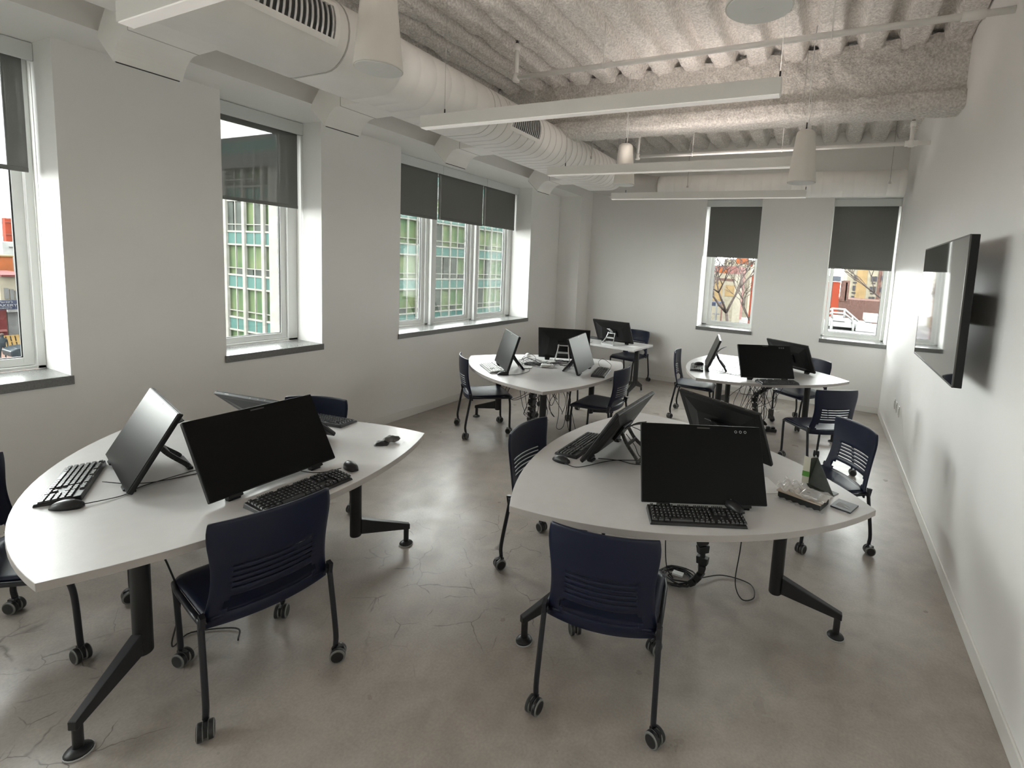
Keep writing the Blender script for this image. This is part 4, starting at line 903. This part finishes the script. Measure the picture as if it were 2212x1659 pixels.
cr_ = MB(); cr_.bx(-LX, .3, -.3, LY, TOP, TOP+.6*F); cr_.bx(-LX+1, -.6, .9, LY-1, TOP+.6*F, TOP+1.5*F); cr_.build('cornice', GRYO, ob); 
cc = MB(); cc.bx(-LX+1, -.55, .85, 1.0, TOP+.8*F, TOP+1.3*F); cc.bx(-.65, -.5, .85, LY-1, TOP+.8*F, TOP+1.3*F); cc.build('penthouse_glass', GTEAL, ob)

def bbox(mb, u0, u1, v0, v1, y, dep, mi=0, rel=None):
    """a solid box whose near face, standing at distance y, spans that part of the view"""
    a, b = bp((u0+u1)/2, v0, y=y), bp((u0+u1)/2, v1, y=y); l = bp(u0, (v0+v1)/2, y=y).x; r_ = bp(u1, (v0+v1)/2, y=y).x
    q = rel or Vector((0, 0, 0)); mb.bx(l-q.x, r_-q.x, y-q.y, y+dep-q.y, min(a.z, b.z)-q.z, max(a.z, b.z)-q.z, mi); return l, r_, b.z, a.z
def bxbox(mb, u0, u1, v0, v1, x, dep, rel=None):
    """the same for things seen through the side windows, at distance x"""
    a, b = bp((u0+u1)/2, v0, x=x), bp((u0+u1)/2, v1, x=x); l = bp(u0, (v0+v1)/2, x=x).y; r_ = bp(u1, (v0+v1)/2, x=x).y
    q = rel or Vector((0, 0, 0)); mb.bx(x-dep-q.x, x-q.x, min(l, r_)-q.y, max(l, r_)-q.y, min(a.z, b.z)-q.z, max(a.z, b.z)-q.z)
# --- seen through the end wall windows
def far_building(name, label, Y, walls, wins_=(), m=TANW, mw=WDK, trims=(), mt=WOUT):
    l, r_ = bp(walls[0][0], 620, y=Y).x, bp(walls[0][1], 620, y=Y).x; o = thing(name, label, 'building', ((l+r_)/2, Y, GZ)); q = Vector(o.location)
    mb = MB()
    for u0, u1, v0, dep in walls:
        a = bp((u0+u1)/2, v0, y=Y).z; x0 = bp(u0, 620, y=Y).x; x1 = bp(u1, 620, y=Y).x; mb.bx(x0-q.x, x1-q.x, 0, dep, 0, a-q.z)
    mb.build('walls', m, o)
    for wd in wins_:
        w2 = MB(); bbox(w2, *wd, Y-.12, .2, rel=q); w2.build('window', mw, o)
    for td, tm in trims:
        w2 = MB(); bbox(w2, *td, Y-.06, .3, rel=q); w2.build('wall_panel', tm, o)
    return o
far_building('apartment_building', 'tan and cream apartment building filling the corner window view', 62, [(1828, 1990, 500, 14)],
    [(1846+dx, 1852+dx, v, v+10) for dx, v in ((-1, 595), (-4, 617), (-7, 639))]+[(u, u+5.5, v, v+11) for v, us in ((597, (1882, 1889)), (619, (1879, 1886)), (641, (1876, 1883)), (664, (1873, 1880))) for u in us]+[(1900, 1906, 621, 631), (1903, 1908, 596, 606)]+
    [(1843, 1851, 609, 611.5), (1840, 1848, 631, 633.5), (1883, 1891, 611, 613), (1880, 1888, 633, 635), (1876, 1886, 656, 658)],
    m=CRM, trims=[((1853, 1876, 500, 652), TANW), ((1894, 1902, 560, 690), BRICK)])
far_building('brick_building', 'brown brick low building in front of the tan apartments', 52, [(1812, 1980, 651, 6)], [], m=BRICK, trims=[((1815, 1834, 606, 651), BRICK), ((1826, 1829, 610, 650), WOUT)])
far_building('red_building', 'low red wing standing behind the bare tree of the street window', 41, [(1622, 1634, 594, 5)], [], m=REDW)
far_building('red_building', 'tall flat red wall with a slate parapet in the corner window', 40, [(1765, 1815, 608, 7)], [], m=REDW, trims=[((1786, 1817, 596, 608), SLATE)])
far_building('yellow_building', 'pale yellow upper building beyond the bare tree', 110, [(1560, 1618, 560, 14)], [(1573.5, 1577.5, 566, 570), (1592, 1596, 579, 584.5), (1610, 1614, 579.5, 584.5), (1580, 1582, 565, 569)], m=CRM, trims=[((1590, 1617, 558, 570), ORG), ((1621, 1626, 566, 576), REDW)])
far_building('pink_building', 'pink brick gabled building beyond the bare tree', 95, [(1540, 1590, 574, 10)], [(1538, 1541, 577, 581)], m=PINK, trims=[((1552, 1572, 579, 590), ORG)])
far_building('tan_house', 'low cream house with a dark roof band behind the bare tree', 80, [(1525, 1586, 590, 8)], [(1537, 1551, 597, 599), (1548, 1552, 610, 614)], m=CRM, trims=[((1536, 1586, 601, 606), BRICK), ((1527, 1560, 607, 650), TANW), ((1566, 1586, 616, 640), TANW)])
o = thing('street_canopy', 'dark blue canopy standing beside the far street', 'canopy', bp(1543, 665, y=70)); q = Vector(o.location); mb = MB(); bbox(mb, 1533, 1553, 653, 661, 70, 4, rel=q); mb.build('roof', SIGNB, o)
mb = MB(); mb.bx(-1.1, -1.0, 0, .1, GZ-q.z, .2); mb.bx(1.0, 1.1, 0, .1, GZ-q.z, .2); mb.build('post', SIGNB, o)
o = thing('street_lamp', 'thin grey lamp post before the street in the tree window', 'lamp post', (bp(1545.5, 690, y=45).x, 45, GZ)); mb = MB(); mb.tube([(0, 0, 0), (0, 0, bp(1546, 648, y=45).z-GZ)], .09, 8); mb.build('pole', GRYO, o); mb = MB(); mb.bx(-.3, .3, -.06, .06, bp(1546, 678, y=45).z-GZ-.05, bp(1546, 678, y=45).z-GZ+.05); mb.build('crossarm', GRYO, o)
o = thing('street_sign_post', 'small brown post with a yellow sign beside the far street', 'sign', (bp(1558, 678, y=60).x, 60, GZ)); mb = MB(); mb.tube([(0, 0, 0), (0, 0, bp(1558, 655, y=60).z-GZ)], .10, 8); mb.build('pole', BRICK, o); mb = MB(); mb.bx(-.35, .35, -.08, -.02, bp(1558, 665, y=60).z-GZ, bp(1558, 661, y=60).z-GZ); mb.build('sign_plate', YEL, o)
def tree(x, y, z0, H, seed, label, trunk_r=.22, lean=(-.12, 0), spread=1.0, depth=6, first=.28, limb=None):
    rr = random.Random(seed); o = thing('bare_tree', label, 'tree', (x, y, z0)); mb = MB(); br = MB()
    def grow(p, d, L_, r_, k):
        n = 3; pts = [p]
        for i in range(n):
            d = (d+Vector((rr.uniform(-.16, .16), rr.uniform(-.16, .16), rr.uniform(-.03, .12)))).normalized(); pts.append(pts[-1]+d*L_/n)
        (mb if k < 2 else br).tube(pts, [r_*(1-.35*i/n) for i in range(n+1)], 6 if k < 3 else 4)
        if k >= depth: return
        for j in range(3 if k > 1 else 3):
            az = rr.uniform(0, 2*PI); tilt = rr.uniform(.35, .85)*spread; s = Vector((math.cos(az), math.sin(az), 0)); nd = (d*math.cos(tilt)+s*math.sin(tilt)).normalized()
            grow(pts[-1] if j < 2 or (limb and k == 0) else pts[2], nd, (limb if (limb and k == 0) else L_)*rr.uniform(.62, .80)*(1.3 if limb and k == 0 else 1), r_*.62, k+1)
    grow(Vector((0, 0, 0)), Vector((lean[0], lean[1], 1)).normalized(), H*first, trunk_r, 0)
    mb.build('trunk', BARK, o); br.build('branches', BARK, o)
tb = bp(1593, 700, y=30); tree(tb.x, 30, GZ, 6.7, 12, 'large bare branching tree filling the end window with the street', .13, (0, 0), 1.0, 6, 1.0, 2.0)
tb = bp(1606, 690, y=38); tree(tb.x, 38, GZ, 5.6, 5, 'smaller bare tree beside the red wall in the street window', .09, (0, 0), .9, 5, 1.0, 1.7)
tb = bp(1900, 640, y=34); tree(tb.x+2.3, 34, GZ, 7.0, 31, 'bare tree whose twigs cross the tan apartments in the corner window', .09, (-.02, 0), 1.1, 6, 1.0, 2.2)
# white roof platform with stair railing outside the corner window
YP = 24.0; q = bp(1850, 720, y=YP); o = thing('roof_platform', 'white roof platform with a sloping stair railing outside the corner window', 'platform', (q.x, YP, q.z))
def P_(u, v, y=YP): return bp(u, v, y=y)-q
mb = MB(); bbox(mb, 1783, 1846, 694, 706, YP, 2.5, rel=q); bbox(mb, 1784, 1888, 699, 707, YP+.1, 2.5, rel=q); bbox(mb, 1848, 1892, 706, 717, YP, 2, rel=q); bbox(mb, 1797, 1825, 687, 695, YP, 2.0, rel=q); mb.build('deck', WOUT, o)
mb = MB(); bbox(mb, 1870, 1904, 682, 697, YP+1.5, 2, rel=q); mb.build('roof_unit', WOUT, o)
mb = MB(); bbox(mb, 1760, 1930, 718, 760, YP-.5, 6, rel=q); mb.build('roof_surface', WOUT, o)
mb = MB(); bbox(mb, 1797, 1840, 707, 716, YP+1.2, .5, rel=q); mb.build('shadowed_pipework', GRYO, o)
mb = MB()
for P0 in ([(1783, 674), (1798, 666.5), (1825, 668.5), (1854, 694)], [(1783, 682), (1798, 675), (1824, 677), (1842, 692)]): mb.tube([P_(*k) for k in P0], .045, 8)
for u_, v0, v1 in ((1798, 666.5, 687), (1824.5, 668.5, 687), (1842, 683, 699), (1797, 690, 718), (1843, 695, 720), (1795, 703, 719)): mb.tube([P_(u_, v0), P_(u_-1, v1)], .045, 8)
mb.build('railing', WOUT, o)
# --- seen through the near side window
def side_thing(name, label, cat, x, parts):
    o = None
    for nm, m, dd in parts:
        if o is None: c = bp((dd[0][0]+dd[0][1])/2, dd[0][3], x=x); o = thing(name, label, cat, (x, c.y, GZ)); q = Vector(o.location)
        mb = MB()
        for d in dd: bxbox(mb, d[0], d[1], d[2], d[3], x+(d[5] if len(d) > 5 else 0), d[4], rel=q)
        mb.build(nm, m, o)
    return o
side_thing('billboard', 'large red billboard above the white building in the near window', 'billboard', -86, [('panel', REDW, [(12, 75, 473, 524, 1)]), ('frame_bars', PINK, [(26, 27, 473, 524, .1, .2), (12, 75, 481, 482, .1, .2), (12, 75, 507, 508, .1, .2)]), ('support_post', GRYO, [(30, 33, 524, 620, .5, -.4)])])
side_thing('white_building', 'overexposed white building behind the orange one in the near window', 'building', -74, [('walls', WOUT, [(14, 90, 525, 760, 8)]), ('window', GRYO, [(20, 48, 533, 535, .1, .1), (36, 50, 559, 561, .1, .1)])])
side_thing('orange_building', 'orange rooftop building in the near window', 'building', -68, [('walls', ORG, [(-40, 35, 553, 760, 6)]), ('parapet', TANW, [(-40, 36, 551, 554, 6.2, .1)])])
o = side_thing('corner_shop', 'pale two-storey corner shop with a roller shutter in the near window', 'building', -58, [('walls', CRM, [(4, 90, 595, 745, 7)]), ('cornice', MAROON, [(3, 90, 594, 598, 7.2, .4)]), ('window', GRYO, [(10, 19, 622, 646, .1, .1), (22, 30, 625, 650, .1, .1), (33, 39, 628, 650, .1, .1)]),
    ('roller_shutter', GRYO, [(18, 54, 674, 733, .1, .12)]), ('shutter_box', WOUT, [(17, 52, 668, 674, .3, .4)]), ('side_front', MAROON, [(-40, 16, 668, 745, .3, .15)]), ('awning_trim', PINK, [(-40, 16, 714, 718, .3, .5)])])
SX_ = -56.6; c = bp(18, 658, x=SX_); sg = thing('shop_sign', 'blue-grey projecting bakery sign with white lettering on the corner shop', 'sign', c); q = Vector(c); mb = MB(); bxbox(mb, -12, 39, 649, 669, SX_, .25, rel=q); mb.build('sign_board', SIGNB, sg)
def text(body, u, v, hpx, x, par, q, shear=0, sx=1.0):
    cu = bpy.data.curves.new('lettering', 'FONT'); cu.body = body; cu.size = 1; cu.extrude = .02; cu.align_x = 'LEFT'; cu.shear = shear
    t_ = bpy.data.objects.new('lettering', cu); C.objects.link(t_); bpy.context.view_layer.update()
    dg = bpy.context.evaluated_depsgraph_get(); me = bpy.data.meshes.new_from_object(t_.evaluated_get(dg)); bpy.data.objects.remove(t_)
    o_ = bpy.data.objects.new('lettering', me); C.objects.link(o_); me.materials.clear(); me.materials.append(SIGNW)
    p = bp(u, v, x=x); h = (bp(u, v-hpx, x=x)-p).length
    o_.matrix_world = Matrix.Identity(4); o_.parent = par; o_.location = p-q; o_.rotation_euler = (PI/2, 0, PI/2); o_.scale = (h*1.38*sx, h*1.38, 1)
text("Verte's", -6, 655.0, 4.6, SX_+.03, sg, q, .3, 1.25); text('BAKERY', -10, 663.2, 5.8, SX_+.03, sg, q, 0, 1.12); text('LUNCHEONETTE', -10, 667.6, 2.4, SX_+.03, sg, q, 0, .95)
# pallet, car, passer-by
gp = bp(23, 746, z=GZ+.03); o = thing('wooden_pallet', 'yellow wooden pallet leaning on the shop front', 'pallet', (gp.x+1.6, gp.y, GZ+.03), PI/2); mb = MB(); T = Matrix.Rotation(math.radians(-25), 4, 'X')
for k in range(6): mb.bx(-.75+k*.25, -.58+k*.25, 0, .03, 0, 1.1, 0, T)
mb.build('slats', YEL, o); mb = MB()
for k in range(3): mb.bx(-.75, .67, .03, .12, .0+k*.5, .09+k*.5, 0, T)
mb.build('stringers', YEL, o)
gp = bp(52, 776, z=GZ+.03); o = thing('parked_car', 'dark car parked at the kerb below the near window', 'car', (gp.x, gp.y+1.4, GZ+.03), PI/2)
mb = MB(); mb.prism([(-2.2, .35), (-2.25, .75), (-1.9, .95), (-1.1, 1.02), (-.5, 1.45), (.9, 1.47), (1.6, 1.05), (2.15, .95), (2.25, .6), (2.2, .35)], -.85, .85, 'y'); mb.build('car_body', CARM, o, .06)
mb = MB(); mb.prism([(-.95, 1.04), (-.45, 1.40), (.85, 1.42), (1.4, 1.06)], -.87, .87, 'y'); mb.build('car_glass', GRYO, o)
for k, s in ((-1.4, -1), (1.4, -1), (-1.4, 1), (1.4, 1)):
    mb = MB(); T = Matrix.Translation((k, s*.78, .33)) @ Matrix.Rotation(PI/2, 4, 'X'); mb.lathe([(.30, -.1), (.33, -.08), (.33, .08), (.30, .1)], 18, 0, T); mb.build('wheel', BARK, o)
gp = bp(8, 774, z=GZ+.03); o = thing('person', 'person in dark clothes standing on the pavement', 'person', (gp.x, gp.y, GZ+.03), PI/2)
def body():
    me = bpy.data.meshes.new('body')
    V = [(0, 0, .95), (0, 0, 1.15), (0, 0, 1.38), (0, 0, 1.52), (0, -.01, 1.64), (.09, 0, .90), (.11, 0, .50), (.11, .01, .09), (.11, -.12, .04), (-.09, 0, .90), (-.12, .05, .50), (-.12, .12, .10), (-.12, .02, .04), (.20, 0, 1.38), (.25, .02, 1.10), (.24, -.06, .86), (-.20, 0, 1.38), (-.25, .03, 1.10), (-.24, -.03, .86), (0, -.01, 1.72)]
    E_ = [(0, 1), (1, 2), (2, 3), (3, 4), (4, 19), (0, 5), (5, 6), (6, 7), (7, 8), (0, 9), (9, 10), (10, 11), (11, 12), (2, 13), (13, 14), (14, 15), (2, 16), (16, 17), (17, 18)]
    rad = [.15, .14, .16, .06, .10, .09, .065, .045, .04, .09, .065, .045, .04, .065, .048, .035, .065, .048, .035, .08]
    me.from_pydata(V, E_, []); ob_ = bpy.data.objects.new('body', me); C.objects.link(ob_)
    s = ob_.modifiers.new('skin', 'SKIN')
    for i, r_ in enumerate(rad): me.skin_vertices[0].data[i].radius = (r_, r_*.85)
    me.skin_vertices[0].data[0].use_root = True; ob_.modifiers.new('sub', 'SUBSURF').levels = 2; me.materials.append(CARM); return ob_
b_ = body(); b_.parent = o
mb = MB(); mb.lathe([(.09, 1.66), (.115, 1.71), (.10, 1.78), (.04, 1.83)], 14); mb.build('hair', BARK, o)

# ------------------------------------------------------------------ light portals in the window openings (guide the daylight sampling)
def portal(loc, rot, sx_, sy_):
    l = bpy.data.lights.new('window_portal', 'AREA'); l.shape = 'RECTANGLE'; l.size = sx_; l.size_y = sy_; l.energy = 1
    try: l.cycles.is_portal = True
    except Exception: return
    o_ = bpy.data.objects.new('window_portal', l); C.objects.link(o_); o_.location = loc; o_.rotation_euler = rot
for a, b in wins: portal((XO-.03, (a+b)/2, (ZSILL+ZS)/2), (0, -PI/2, 0), ZS-ZSILL, b-a)
for a, b in bwins: portal(((a+b)/2, YO+.03, (ZSILL+ZS)/2), (-PI/2, 0, 0), b-a, ZS-ZSILL)
